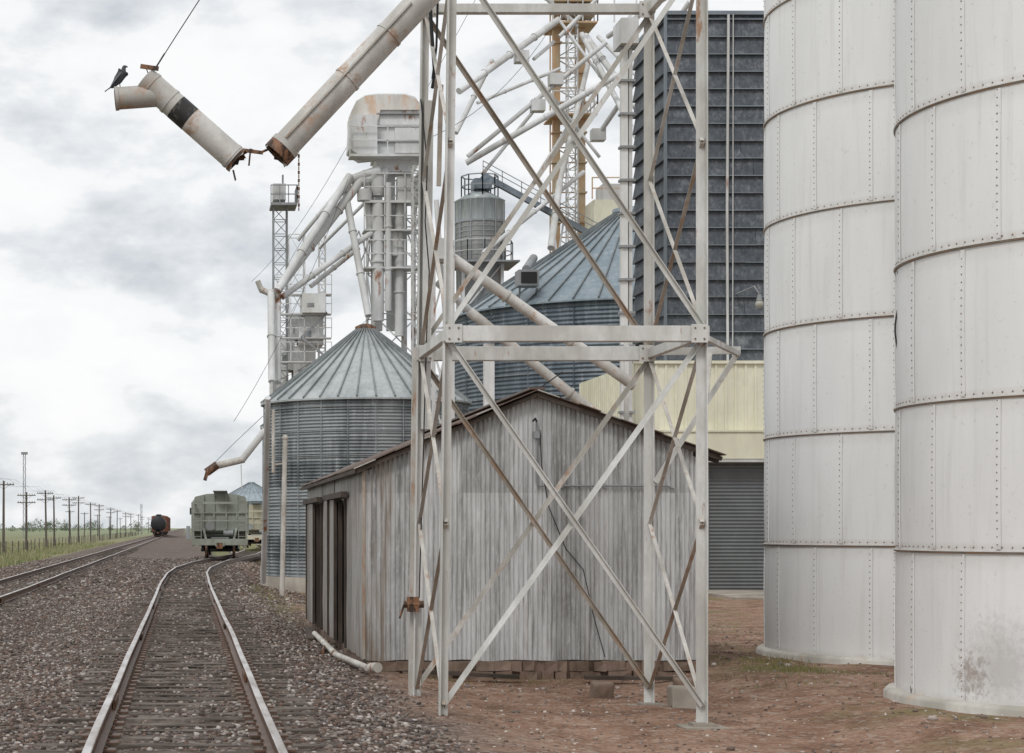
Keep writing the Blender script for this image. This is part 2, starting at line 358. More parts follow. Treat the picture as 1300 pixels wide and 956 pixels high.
# ------------------------------------------------------------------ tracks
def railsec(): return [(-.07,0),(.07,0),(.07,.012),(.012,.03),(.012,.125),(.036,.135),(.036,.165),(.028,.17),(-.028,.17),(-.036,.165),(-.036,.135),(-.012,.125),(-.012,.03),(-.07,.012)]
def track(name,cf,y0,y1,tiesto,step):
    root=group(name)
    r=MB('rails',root); yy=[y0]
    while yy[-1]<y1: yy.append(min(y1,yy[-1]+(step if yy[-1]<150 else step*8)))
    for sgn in (-1,1):
        sec=railsec(); n=len(sec)
        vs=[]
        for y in yy:
            wob=.008*math.sin(y*.21+sgn)+.016*noise.noise(Vector((y*.15,sgn*3,0)))
            for a,b_ in sec: vs.append((cf(y)+sgn*.7525+a+wob,y,.03+b_+.012*noise.noise(Vector((y*.12,7,sgn)))))
        top=[(j*n+i,j*n+(i+1)%n,(j+1)*n+(i+1)%n,(j+1)*n+i) for j in range(len(yy)-1) for i in (7,8,6)]
        oth=[(j*n+i,j*n+(i+1)%n,(j+1)*n+(i+1)%n,(j+1)*n+i) for j in range(len(yy)-1) for i in range(n) if i not in (6,7,8)]
        r.add(vs,oth,'rail'); r.add(vs,top,'railtop')
    r.done()
    if y0<12:
        jb_=MB('joint_bars',root)
        for sgn in (-1,1):
            y=21.3+sgn*1.7
            while y<60:
                for sd_ in (-1,1): jb_.box(cf(y)+sgn*.7525+sd_*.035-.014,cf(y)+sgn*.7525+sd_*.035+.014,y-.42,y+.42,.06,.15,'rust')
                y+=11.9
        jb_.done()
    t=MB('ties',root); y=y0+.1
    while y<tiesto:
        c=cf(y)+random.uniform(-.06,.06); L=1.3+random.uniform(-.05,.07); sk=random.uniform(-.035,.035); hh=.03+random.uniform(-.012,.0)
        w=.115; vs=[]
        for (xx,ss) in ((-L,-sk),(-L/3,-sk/3+random.uniform(-.01,.01)),(L/3,sk/3),(L,sk)):
            for yy_,zz in ((-w,-.14),(w,-.14),(w-random.uniform(0,.012),hh+random.uniform(-.01,0)),(-w+random.uniform(0,.012),hh+random.uniform(-.01,0))):
                vs.append((c+xx,y+ss+yy_,zz))
        fs=[(i*4+k,i*4+(k+1)%4,(i+1)*4+(k+1)%4,(i+1)*4+k) for i in range(3) for k in range(4)]+[(3,2,1,0),(12,13,14,15)]
        t.add(vs,fs,'tie')
        if y<45:
            for sgn in (-1,1):
                t.box(cf(y)+sgn*.7525-.17,cf(y)+sgn*.7525-.075,y-.09,y+.09,.02,.042,'rail')
                t.box(cf(y)+sgn*.7525+.075,cf(y)+sgn*.7525+.17,y-.09,y+.09,.02,.042,'rail')
                for dx in (-.085,.085): t.box(cf(y)+sgn*.7525+dx-.015,cf(y)+sgn*.7525+dx+.015,y-.03,y+.0,.042,.065,'rail')
        y+=.54+random.uniform(-.03,.03)
    t.done(); return root
track('siding_railroad_track',trackc,10,210,112,1.2)
track('main_railroad_track',lambda y:-5.3,10,2500,170,4)
track('branch_railroad_track',track2,97,200,150,3)

# ------------------------------------------------------------------ grain bins
def bin_(name,cx,cy,Rr,z0,ze,zp,wall,roof,nrib=36,n=96,pitch=.115):
    root=group(name)
    b=MB('corrugated_wall',root); prof=[]; z=z0
    while z<ze: prof.append((Rr+.028*math.sin(2*math.pi*(z-z0)/pitch),z)); z+=pitch/5
    prof.append((Rr,ze)); b.lathe(cx,cy,prof,n,wall)
    b.done()
    s=MB('stiffeners',root)
    for k in range(0,24):
        a=2*math.pi*k/24; x,y=cx+(Rr+.03)*math.cos(a),cy+(Rr+.03)*math.sin(a)
        s.beam((x,y,z0),(x,y,ze-.05),.035,.035,wall)
    zz=z0+.82
    while zz<ze-.2:
        s.lathe(cx,cy,[(Rr+.024,zz-.025),(Rr+.044,zz),(Rr+.024,zz+.025)],n,'binrib',False); zz+=.82
    s.done()
    rf=MB('cone_roof',root); rc=Rr*.07
    ov=Rr+.14; zt=ze-.05
    rf.lathe(cx,cy,[(Rr-.05,zt-.02),(ov,zt-.06),(ov,zt),(rc,zp-.05)],n,roof,False)
    for k in range(nrib):
        a=2*math.pi*k/nrib; c,s_=math.cos(a),math.sin(a)
        rf.beam((cx+ov*c,cy+ov*s_,zt+.03),(cx+rc*c,cy+rc*s_,zp-.02),.045,.08,'binrib')
    rf.lathe(cx,cy,[(rc*1.5,zp-.12),(rc*1.5,zp+.02),(rc*.8,zp+.1),(.001,zp+.14)],24,'rust' if Rr<5 else roof)
    rf.done()
    c=MB('concrete_ring',root); c.lathe(cx,cy,[(Rr+.15,-.5),(Rr+.15,z0),(Rr-.1,z0+.003)],n,'concrete'); c.done()
    return root
bin_('galvanized_grain_bin',6.35,66.5,3.55,.22,6.3,8.95,'bin','binroof')
bin_('galvanized_grain_bin',6.85,82,3.45,.22,6.3,8.8,'bin','binroof')
bin_('large_grain_bin',17.7,75,7.05,.2,10.25,14.5,'bind','bindroof',nrib=48,n=128,pitch=.16)
bin_('large_grain_bin',24.5,100,7.0,.2,9.5,13.5,'bind','bindroof',nrib=48,n=96,pitch=.16)
bin_('distant_grain_bin',14.0,400,7.5,.2,7.5,11.5,'bind','bindroof',nrib=30,n=48,pitch=.4)
bin_('distant_grain_bin',28.0,420,7.5,.2,9,12.5,'bind','bindroof',nrib=30,n=48,pitch=.4)

# ------------------------------------------------------------------ white bolted silos
def silo(name,cx,cy,Rr,h,ringh,nseam,ph):
    root=group(name); n=144
    sh=MB('steel_shell',root); sm_=MB('panel_seams',root); bo=MB('bolts',root); fl=MB('flange_rings',root)
    nr=int(h/ringh)
    def bolt(a,z,r):
        c,s_=math.cos(a),math.sin(a); t=Vector((-s_,c,0)); o=Vector((c,s_,0)); p=Vector((cx+r*c,cy+r*s_,z)); k=.012
        vs=[p+t*k,p+Vector((0,0,k)),p-t*k,p-Vector((0,0,k)),p+o*.011]
        bo.add(vs,[(0,1,4),(1,2,4),(2,3,4),(3,0,4)],'boltm')
    for i in range(nr):
        z0=i*ringh; z1=z0+ringh; rr=Rr+(.006 if i%2 else 0)
        prof=[(rr,z0)]+[(rr+.010*math.sin(math.pi*k/4),z0+ringh*k/4) for k in range(1,4)]+[(rr,z1)]
        sh.lathe(cx,cy,prof,n,'silo')
        if i>0:
            fl.lathe(cx,cy,[(rr-.01,z0-.030),(Rr+.022,z0-.026),(Rr+.026,z0-.012),(Rr+.012,z0-.010)],n,'flange',False)
            fl.lathe(cx,cy,[(Rr+.012,z0-.010),(Rr+.030,z0-.008),(Rr+.030,z0+.004),(rr-.01,z0+.008)],n,'silo',False)
        for k in range(nseam):
            a=2*math.pi*(k+(.5 if i%2 else 0))/nseam+ph
            if math.sin(a)>.45: continue
            hw=.028/Rr; vs=[]
            for aa,ro in ((a-hw,.004),(a-hw,.014),(a+hw,.014),(a+hw,.004)):
                for z in (z0+.02,z0+ringh/2,z1-.04): 
                    ex=.010 if z==z0+ringh/2 else .002
                    vs.append((cx+(rr+ro+ex)*math.cos(aa),cy+(rr+ro+ex)*math.sin(aa),z))
            sm_.add(vs,[(0,3,4,1),(1,4,5,2),(3,6,7,4),(4,7,8,5),(6,9,10,7),(7,10,11,8)],'silo')
            z=z0+.07
            while z<z1-.05:
                e=.010*math.sin(math.pi*(z-z0)/ringh)
                bolt(a-.012/Rr,z,rr+.013+e); 
                z+=.085
        if i>0:
            m_=int(2*math.pi*Rr/.12)
            for k in range(m_):
                a=2*math.pi*k/m_
                if math.sin(a)>.3: continue
                bolt(a,z0+.040,rr+.004); 
    for b_ in (sh,sm_,bo,fl): b_.done()
    rf=MB('roof_dome',root); zt=nr*ringh
    rf.lathe(cx,cy,[(Rr+.05,zt-.05),(Rr+.05,zt+.02)]+[(Rr*math.cos(t),zt+.02+1.1*math.sin(t)) for t in np.linspace(0,1.5,10)],n,'silo'); rf.done()
    c=MB('concrete_pad',root); c.lathe(cx,cy,[(Rr+.14,-.6),(Rr+.14,-.02),(Rr+.10,.02),(Rr-.02,.025)],n,'padw'); c.done()
silo('white_bolted_silo',11.78,29.2,2.7,14.9,1.65,18,.10)
silo('white_bolted_silo',10.95,21.45,2.7,14.9,1.65,18,.02)
jb=MB('silo_junction_box'); a=math.atan2(18.95-21.45,9.75-10.95); jx,jy=10.95+2.74*math.cos(a),21.45+2.74*math.sin(a)
jb.box(jx-.05,jx+.05,jy-.07,jy+.01,1.72,1.84,'grey'); jb.pipe([(jx,jy-.03,1.72),(jx,jy-.03,1.66)],.012,'grey'); jb.done()
cw=MB('silo_wall_cable')
pp=[]
for i in range(26):
    t=i/25; pp.append((8.33+.03*math.sin(t*9),22.1,4.9-1.3*t if t<.9 else 3.73-.4*(t-.9)))
cw.pipe(pp,.01,'black',6); cw.pipe([(8.36,22.0,4.9),(8.30,21.9,5.02),(8.36,21.9,5.06),(8.4,22,5.0)],.008,'black',6)
cw.pipe([(8.33,21.9,.9),(8.36,21.7,.5),(8.26,21.5,.1),(8.2,21.3,-.25)],.012,'black',6); cw.done()

# ------------------------------------------------------------------ shed
SX0,SX1,SXP=2.57,7.38,5.02; SY0,SY1=27.1,39.6; ZL,ZR,ZP=2.76,2.98,3.80
shed=group('corrugated_iron_shed')
def corr(mb,p0,p1,zb,zt,mat,pitch=.068,amp=.012,zdiv=5):
    p0=Vector(p0);p1=Vector(p1);L=(p1-p0).length; d=(p1-p0)/L; nrm=Vector((d.y,-d.x))
    n=int(L/pitch*6); vs=[]
    for i in range(n+1):
        s_=L*i/n; o=amp*math.sin(2*math.pi*s_/pitch)+.014*noise.noise(Vector((s_*1.3,p0.x,p0.y)))
        q=p0+d*s_+nrm*o; top=zt(q)
        jag=.02*noise.noise(Vector((s_*2.5,1,9)))
        for k in range(zdiv+1):
            z=(zb+jag)+(top-zb-jag)*k/zdiv; w=.02*noise.noise(Vector((s_*.9,z*1.1,3)))
            vs.append((q.x+nrm.x*w,q.y+nrm.y*w,z))
    m_=zdiv+1
    mb.add(vs,[(i*m_+k,(i+1)*m_+k,(i+1)*m_+k+1,i*m_+k+1) for i in range(n) for k in range(zdiv)],mat,True)
def gz(q): 
    return ZL+(ZP-ZL)*(q.x-SX0)/(SXP-SX0) if q.x<SXP else ZP+(ZR-ZP)*(q.x-SXP)/(SX1-SXP)
w=MB('gable_wall',shed); corr(w,(SX0,SY0),(SX1,SY0),0,gz,'shed'); w.done()
w=MB('back_wall',shed); corr(w,(SX1,SY1),(SX0,SY1),0,gz,'shed'); w.done()
w=MB('right_wall',shed); corr(w,(SX1,SY0),(SX1,SY1),0,lambda q:ZR,'shed'); w.done()
w=MB('trackside_wall',shed)
doors=[(29.9,32.4),(35.2,38.2)]; seg=[(SY1,38.2),(35.2,32.4),(29.9,SY0)]
for a,b_ in seg: corr(w,(SX0,a),(SX0,b_),0,lambda q:ZL,'shed')
for a,b_ in doors: corr(w,(SX0,b_),(SX0,a),2.35,lambda q:ZL,'shed',zdiv=1)
w.box(SX0+.02,SX0+.06,SY0+.1,SY1,2.28,2.36,'board')
w.beam((SX0-.012,SY0-.012,.02),(SX0-.012,SY0-.012,ZL),.04,.04,'rustbar')
w.done()
d=MB('sliding_doors',shed)
corr(d,(SX0-.08,32.55),(SX0-.08,31.15),.04,lambda q:2.36,'shed'); corr(d,(SX0-.08,38.3),(SX0-.08,36.3),.04,lambda q:2.36,'shed')
for a,b_ in ((32.58,31.12),(38.33,36.27)):
    d.beam((SX0-.10,a,.05),(SX0-.10,a,2.38),.05,.06,'board'); d.beam((SX0-.10,b_,.05),(SX0-.10,b_,2.38),.05,.06,'board')
for a,b_ in ((29.4,33.2),(34.8,38.9)):
    d.beam((SX0-.10,a,2.42),(SX0-.10,b_,2.42),.10,.09,'board')
for y in (29.9,31.1,35.2,36.2): d.beam((SX0-.02,y,0),(SX0-.02,y,2.36),.07,.07,'board')
d.done()
i_=MB('interior_shade_box',shed); i_.box(SX0+.12,SX1-.12,SY0+.12,SY1-.12,-.2,2.3,'void'); i_.done()  # black box added inside the shed so the door gaps look unlit
rf=MB('roof',shed)
def slope(xa,za,xb,zb):
    n=int((SY1-SY0+.5)/.076*4); vs=[]
    for i in range(n+1):
        y=SY0-.16+(SY1-SY0+.4)*i/n; o=.011*math.sin(2*math.pi*y/.076)+.01*noise.noise(Vector((y,xa,0)))
        for t in (0,.33,.66,1): vs.append((xa+(xb-xa)*t,y,za+(zb-za)*t+o+.006*noise.noise(Vector((y*.5,t*3,1)))))
    rf.add(vs,[(i*4+k,i*4+k+1,(i+1)*4+k+1,(i+1)*4+k) for i in range(n) for k in range(3)],'roofmetal',True)
sl=(ZP-ZL)/(SXP-SX0); sr=(ZP-ZR)/(SX1-SXP)
slope(SX0-.14,ZL-.14*sl+.06,SXP,ZP+.06); slope(SXP,ZP+.06,SX1+.30,ZR-.30*sr+.06)
for y in (SY0-.12,SY1+.1):
    rf.beam((SX0-.12,y,ZL-.12*sl),(SXP,y,ZP),.04,.06,'board'); rf.beam((SXP,y,ZP),(SX1+.28,y,ZR-.28*sr),.04,.06,'board')
    for xa,za,xb,zb in ((SX0-.16,ZL-.16*sl+.06,SXP,ZP+.07),(SXP,ZP+.07,SX1+.31,ZR-.31*sr+.06)):
        # ragged sheet edge made of short lapped pieces
        m_=9
        for i in range(m_):
            t0,t1=i/m_,(i+1.04)/m_; dz=random.uniform(-.008,.01); dy=random.uniform(-.025,.015)
            rf.beam((xa+(xb-xa)*t0,y+dy,za+(zb-za)*t0+dz),(xa+(xb-xa)*t1,y+dy,za+(zb-za)*t1+dz),.13,.014,'roofmetal' if i%3 else 'whiterust')
rf.beam((SXP,SY0-.18,ZP+.085),(SXP,SY1+.2,ZP+.085),.22,.03,'roofmetal')
k=SY0
while k<SY1: rf.beam((SX0-.12,k,ZL-.02),(SX0+.1,k,ZL+.02),.05,.08,'board'); rf.beam((SX1-.1,k,ZR-.01),(SX1+.27,k,ZR-.12),.05,.08,'board'); k+=.6
rf.beam((SX0-.13,SY0-.1,ZL-.05),(SX0-.13,SY1+.1,ZL-.05),.03,.06,'board')
rf.done()
fd=MB('stone_foundation',shed)
x=SX0
while x<SX1:
    L=random.uniform(.14,.36)
    for row in (0,1,2):
        zz=-.44+.145*row; dx=random.uniform(-.08,.08)
        x0_=x+dx+.008;x1_=min(x+L+dx,SX1)-.004; j=[random.uniform(-.03,.03) for _ in range(8)]
        y0_=SY0-.05+j[0]-.03*(2-row)
        vs=[(x0_,y0_+j[1],zz),(x1_,y0_+j[2],zz+j[3]*.4),(x1_,y0_+j[4],zz+.135+j[5]*.4),(x0_,y0_,zz+.135+j[6]*.4)]
        vs+=[(a_,SY0+.2,c_) for a_,b_,c_ in vs]
        fd.add(vs,[(0,1,2,3),(3,2,6,7),(0,3,7,4),(1,5,6,2)],'stone')
    x+=L
fd.box(SX0+.02,SX1-.02,SY0+.03,SY1,-.5,0.0,'stone'); fd.done()
cd=MB('electrical_conduit',shed); y=SY0-.04
cd.pipe([(5.03,y,3.42),(5.03,y,2.55),(5.06,y,2.5),(6.9,y,2.5),(7.0,y,2.45)],.013,'grey',8)
cd.pipe([(5.03,y,3.42),(5.0,y-.06,3.46),(4.96,y-.1,3.42)],.014,'black',8); cd.box(4.99,5.07,y-.04,y+.02,3.18,3.28,'grey')
cd.pipe([(5.08,y,3.3),(5.1,y,2.8),(5.2,y-.02,2.2),(5.45,y,1.6),(5.7,y,1.3),(5.85,y-.03,.6),(6.0,y-.05,.05)],.007,'black',6)
for xx in (5.4,6.0,6.6): cd.box(xx-.01,xx+.01,y-.02,y+.03,2.47,2.53,'grey')
cd.done()

# ------------------------------------------------------------------ foreground steel tower
tw=group('steel_spout_support_tower')
FY,BY=20.7,23.06
def xl(z): return 2.83+.0125*z
def xr(z): return 5.66
p=MB('posts',tw); ZT=9.8
for (f,y,fx) in ((xl,FY,1),(xr,FY,-1),(xl,BY,1),(xr,BY,-1)):
    p.angle((f(-.3),y,-.35),(f(ZT),y,ZT),.105,.014,'white',up=Vector((0,-1,0)) ,fx=fx,fy=1)
    p.box(f(0)-.12,f(0)+.12,y-.12,y+.12,-.27,-.235,'concrete')
p.beam((xl(0)-.03,BY+.09,-.2),(xl(4)-.03,BY+.09,4.1),.13,.10,'whiterust')
p.beam((xl(3)+.06,BY-.02,3.1),(xl(7)+.05,BY-.02,7.1),.11,.09,'white')
p.done()
h=MB('girts',tw)
for z,wd in ((4.02,.16),(8.22,.10)):
    for y in (FY-.07,BY-.07):
        h.beam((xl(z)-.06,y,z),(xr(z)+.06,y,z),.02,wd,'white'); 
        h.beam((xl(z)-.06,y+.05,z+wd/2),(xr(z)+.06,y+.05,z+wd/2),.09,.014,'white'); h.beam((xl(z)-.06,y+.05,z-wd/2),(xr(z)+.06,y+.05,z-wd/2),.09,.014,'white')
    for f in (xl,xr): h.beam((f(z),FY,z),(f(z),BY,z),.08,.11,'white')
h.beam((xr(4),BY-.06,4.04),(6.75,BY-.06,4.06),.06,.09,'white'); h.beam((xr(4),FY,4.0),(6.73,BY-.05,4.02),.05,.06,'white')
h.beam((6.72,BY-.06,4.02),(5.72,BY-.06,2.45),.05,.06,'white'); h.beam((6.35,BY-.2,4.0),(5.7,FY+.1,2.9),.045,.045,'whiterust')
h.done()
b=MB('cross_bracing',tw)
def br(x0,y0,z0,x1,y1,z1,w,mt): b.angle((x0,y0,z0),(x1,y1,z1),w,.008,mt,up=Vector((0,-1,0)) if abs(y0-y1)<.5 else Vector((-1,0,0)))
for lo,hi in ((-.05,3.95),(4.1,8.15)):
    br(xl(hi),FY-.03,hi,xr(lo),FY-.03,lo,.055,'white'); br(xr(hi),FY+.04,hi,xl(lo),FY+.04,lo,.055,'white')
    br(xl(hi),BY-.03,hi,xr(lo),BY-.03,lo,.055,'rustbar'); br(xr(hi),BY+.04,hi,xl(lo),BY+.04,lo,.055,'whiterust')
    mid=(lo+hi)/2
    for f in (xl,xr):
        br(f(hi),FY,hi,f(mid),BY,mid,.045,'whiterust'); br(f(mid),BY,mid,f(lo),FY,lo,.045,'whiterust')
        br(f(hi),BY,hi,f(mid),FY,mid,.045,'whiterust'); br(f(mid),FY,mid,f(lo),BY,lo,.045,'rustbar')
b.done()
gp=MB('gusset_plates',tw)
for z in (4.02,8.2):
    for y in (FY-.088,BY-.088):
        for f,sg in ((xl,1),(xr,-1)):
            x=f(z)+sg*.05; gp.box(x-.09,x+.09,y-.008,y,z-.10,z+.10,'white')
            for dx in (-.05,.05):
                for dz in (-.06,.06): gp.box(x+dx-.009,x+dx+.009,y-.018,y-.008,z+dz-.009,z+dz+.009,'boltm')
gp.done()
hw=MB('winch_and_latch',tw)
hw.box(2.70,2.84,BY-.12,BY-.02,.88,1.06,'rust'); hw.tube((2.66,BY-.08,.97),(2.9,BY-.08,.97),.045,'rust'); hw.beam((2.66,BY-.1,.97),(2.60,BY-.14,.8),.02,.02,'rust')
hw.pipe([(2.86,BY-.12,7.1),(2.93,BY-.2,6.3),(2.9,BY-.22,5.6),(2.96,BY-.14,5.0),(2.93,BY-.12,4.2),(2.84,BY-.12,1.05)],.008,'black',6)
S=Sheet(22.4)
hw.pipe([S(545,-10),S(548,40),S(552,95),S(549,112)],.022,'black',8)
hw.pipe([S(556,-10),S(554,60),S(549,100)],.014,'black',8)
hw.beam(S(560,108),S(557,236),.05,.05,'rustbar')
hw.done()
ft=MB('concrete_footings',tw)
for f in (xl,xr):
    for y in (FY,BY): ft.box(f(0)-.24,f(0)+.24,y-.24,y+.24,-.6,-.27,'concrete')
ft.done()

# ------------------------------------------------------------------ loading spout over the track
S=Sheet(21.8)
sp=group('broken_loading_spout')
u=MB('upper_spout_tube',sp)
A=S(640,-112);B=S(352,196); u.openpipe(A,B,.162,'spout','rust')
dr=(B-A).normalized()
for t in (0.0,1.05,1.75,2.55): 
    q=B-dr*(.12+t); u.tube(q,q-dr*.03,.172,'spout' if t else 'rust',n=24,caps=False)
u.tube(B+dr*.015,B-dr*.10,.178,'rust',n=24,caps=False); u.tube(B-dr*.10,B-dr*.16,.180,'spout',n=24,caps=False)
u.beam(S(362,178)+Vector((0,-.17,0)),S(520,8)+Vector((0,-.17,0)),.03,.02,'whiterust')
u.done()
l=MB('hanging_spout_section',sp)
A2=S(301,204);B2=S(184,101); l.openpipe(A2,B2,.150,'spout','rust'); d2=(B2-A2).normalized()
q=A2+d2*.72; l.tube(q,q+d2*.22,.1525,'band',n=24,caps=False)
for t,mt in ((.0,'rust'),(.06,'spout'),(1.02,'spout'),(1.3,'spout')): q=A2+d2*t; l.tube(q,q+d2*.035,.158,mt,n=24,caps=False)
E0=S(205,121); E1=S(146,126,-.03); l.openpipe(E0,E1,.128,'spout','rust'); l.tube(E1,E1+(E0-E1).normalized()*.04,.138,'spout',n=24,caps=False)
l.beam(B2+Vector((-.05,-.1,.13)),B2+Vector((.16,-.1,.10)),.02,.05,'rust')
l.done()
j=MB('torn_joint_metal',sp)
for k in range(14):
    a=random.uniform(0,6.28); c0=A2 if k%2 else B; rr=.15 if k%2 else .165; ax=d2 if k%2 else dr
    u_,v_=j.frame(A2 if k%2 else A,B2 if k%2 else B); pp=c0+u_*rr*math.cos(a)+v_*rr*math.sin(a); sgn=-1 if k%2 else 1
    tip=pp+ax*sgn*random.uniform(.015,.05)+Vector((random.uniform(-.02,.02),random.uniform(-.02,.02),random.uniform(-.02,.02)))
    tng=(u_*-math.sin(a)+v_*math.cos(a))*random.uniform(.03,.06)
    j.add([pp-tng,pp+tng,tip],[(0,1,2)],'rust' if k%3 else 'spout')
j.beam(S(303,190),S(334,194),.025,.04,'rust'); j.beam(S(318,190),S(316,210),.02,.05,'rust'); j.pipe([S(308,196),S(318,190),S(330,194),S(344,188)],.015,'rust'); j.beam(S(296,216),S(299,229),.02,.03,'rust')
j.done()
cb=MB('support_cable',sp); cb.pipe([S(192,92),S(200,82),S(208,70),S(222,48),S(262,-14),S(300,-75)],.006,'black',6); cb.tube(S(199,84),S(209,68),.010,'black',n=6)
cb.pipe([S(190,97),S(186,88),S(194,88),S(192,97)],.008,'black',6); cb.done()
ch=MB('hanging_chain',sp)
for k in range(14):
    q=S(380,196+k*5.2,.1); ch.tube(q+Vector((0,0,.02)),q-Vector((0,0,.02)),.007 if k%2 else .012,'rust',n=6)
ch.beam(S(380,170,.05),S(380,198,.1),.006,.006,'rust'); ch.done()

pg=group('perched_pigeon')
base=S(152,112,-.03)
me=bpy.data.meshes.new('body'); KB=1.18
J=[((-.085,0,-.03),.012),((-.055,0,.0),.026),((-.02,0,.045),.046),((.015,0,.085),.052),((.036,0,.128),.031),((.040,0,.160),.0235),((.046,0,.180),.0245),((.066,0,.180),.010),((.080,0,.173),.004)]
me.from_pydata([tuple(base+Vector(p_)*KB+Vector((0,0,.03))) for p_,_ in J],[(i,i+1) for i in range(len(J)-1)],[])
bo=bpy.data.objects.new('body',me); scene.collection.objects.link(bo); bo.parent=pg; me.materials.append(M['bird'])
sk=bo.modifiers.new('skin','SKIN')
if me.skin_vertices:
    for i,(_,r_) in enumerate(J): me.skin_vertices[0].data[i].radius=(r_*1.15,r_*1.15)
    me.skin_vertices[0].data[3].use_root=True
ss=bo.modifiers.new('s','SUBSURF'); ss.levels=2; ss.render_levels=2
pf=MB('wings_tail_legs',pg); o=base+Vector((0,0,.03))
for sg in (-1,1):
    pf.add([o+Vector(q)*KB for q in ((.030,sg*.050,.115),(-.005,sg*.062,.07),(-.05,sg*.045,.02),(-.105,sg*.014,-.045),(-.055,sg*.034,.05),(.0,sg*.052,.115))],[(0,1,2,3,4,5)],'birdw')
    pf.tube(o+Vector((.0,sg*.018,.04)),o+Vector((.006,sg*.02,-.032)),.005,'rust',n=6)
    for t in (-.02,.0,.02): pf.beam(o+Vector((.006,sg*.02,-.03)),o+Vector((.03,sg*.02+t*.8,-.033)),.004,.004,'rust')
pf.add([o+Vector(q)*KB for q in ((-.06,-.018,.0),(-.06,.018,.0),(-.145,.026,-.065),(-.145,-.026,-.065))],[(0,1,2,3)],'bird')
pf.done()

# ------------------------------------------------------------------ dark elevator headhouse + cream annex
eh=group('dark_sided_elevator_house')
DX0,DX1,DY0,DY1,DZ0,DZ1=15.32,24.0,60,64.3,5.9,18.15
s=MB('lap_siding',eh); z=DZ0; hb=.55
while z<DZ1-.01:
    t=min(hb,DZ1-z); x=DX0
    while x<DX1:
        xe=min(x+random.uniform(2.2,3.6),DX1); e=.11+random.uniform(-.015,.015); g_=.004
        s.add([(x+(g_ if x>DX0 else -e),DY0-e,z),(xe-g_,DY0-e,z),(xe-g_,DY0-.01,z+t),(x+(g_ if x>DX0 else -.01),DY0-.01,z+t),(x,DY0,z),(xe,DY0,z)],[(0,1,2,3),(0,4,5,1)],'dark')
        x=xe
    e=.11; s.add([(DX0-e,DY0-e,z),(DX0-.01,DY0-.01,z+t),(DX0-.01,DY1,z+t),(DX0-e,DY1,z),(DX0,DY0,z),(DX0,DY1,z)],[(0,1,2,3),(0,3,5,4)],'dark')
    s.beam((DX0-e,DY0-e-.004,z+.012),(DX1,DY0-e-.004,z+.012),.012,.03,'blue')
    z+=hb
s.box(DX0+.05,DX1,DY0+.05,DY1,DZ0,DZ1-.05,'dark'); s.done()
s=MB('trim_and_roof',eh)
s.box(DX0-.14,DX1,DY0-.16,DY1+.05,DZ1,DZ1+.12,'blue'); s.beam((DX0-.10,DY0-.10,DZ0),(DX0-.10,DY0-.10,DZ1),.09,.09,'blue')
s.pipe([(17.2,DY0-.16,DZ1),(17.15,DY0-.18,12),(17.18,DY0-.16,6)],.045,'whitefar'); s.pipe([(17.35,DY0-.16,DZ1),(17.33,DY0-.16,6)],.018,'whitefar')
s.done()
an=MB('cream_metal_annex',eh); 
an.box(13.8,22,58,66,4.1,6.95,'cream'); x=13.8
while x<22: an.box(x,x+.07,57.96,58,4.87,6.93,'cream'); x+=.305
y=58.0
while y<66: an.box(13.76,13.8,y,y+.07,4.1,6.93,'cream'); y+=.305
an.box(13.74,22,57.9,58.0,6.93,7.02,'cream')
an.box(14.6,22,57.55,58.0,4.0,4.82,'cream'); an.box(14.55,22,57.5,58.0,4.82,4.88,'cream'); an.box(14.55,22,57.5,58,3.9,3.98,'whitefar')
an.box(13.8,22,58.06,66,-.4,4.1,'whitefar'); an.done()
dr_=MB('rollup_door',eh); z=0
while z<3.85: dr_.add([(16.05,58.03,z),(20.6,58.03,z),(20.6,57.99,z+.06),(16.05,57.99,z+.06),(20.6,58.03,z+.11),(16.05,58.03,z+.11)],[(0,1,2,3),(3,2,4,5)],'door'); z+=.11
dr_.box(15.95,16.05,57.93,58.06,0,3.9,'grey'); dr_.done()
lp=MB('wall_lamp',eh); q=Sheet(57.5)(964,386); lp.ball(q,.13,'glass'); lp.tube(q+Vector((0,0,.1)),q+Vector((0,0,.3)),.1,'grey',r2=.05); lp.pipe([q+Vector((0,0,.3)),q+Vector((0,.5,.6)),q+Vector((0,2.4,.6))],.03,'grey'); lp.done()
sl_=MB('concrete_apron'); sl_.box(15.2,21,53.2,58.0,-.4,.0,'concrete'); sl_.box(15.2,21,52.2,53.18,-.4,-.03,'concrete'); sl_.done()

S=Sheet(57)
wl=MB('white_elevator_leg'); 
wl.beam(S(792,35),S(792,700),.20,.20,'whiteclean'); wl.beam(S(800,20),S(800,700),.10,.16,'whitefar'); wl.box(S.X(784),S.X(806),56.5,57.6,S.Z(60),S.Z(28),'whitefar')
for b_ in range(60,560,42): wl.box(S.X(786),S.X(805),56.82,57.15,S.Z(b_+3),S.Z(b_),'grey')
wl.rail([S(780,28),S(808,28)],.9,'whitefar'); wl.done()

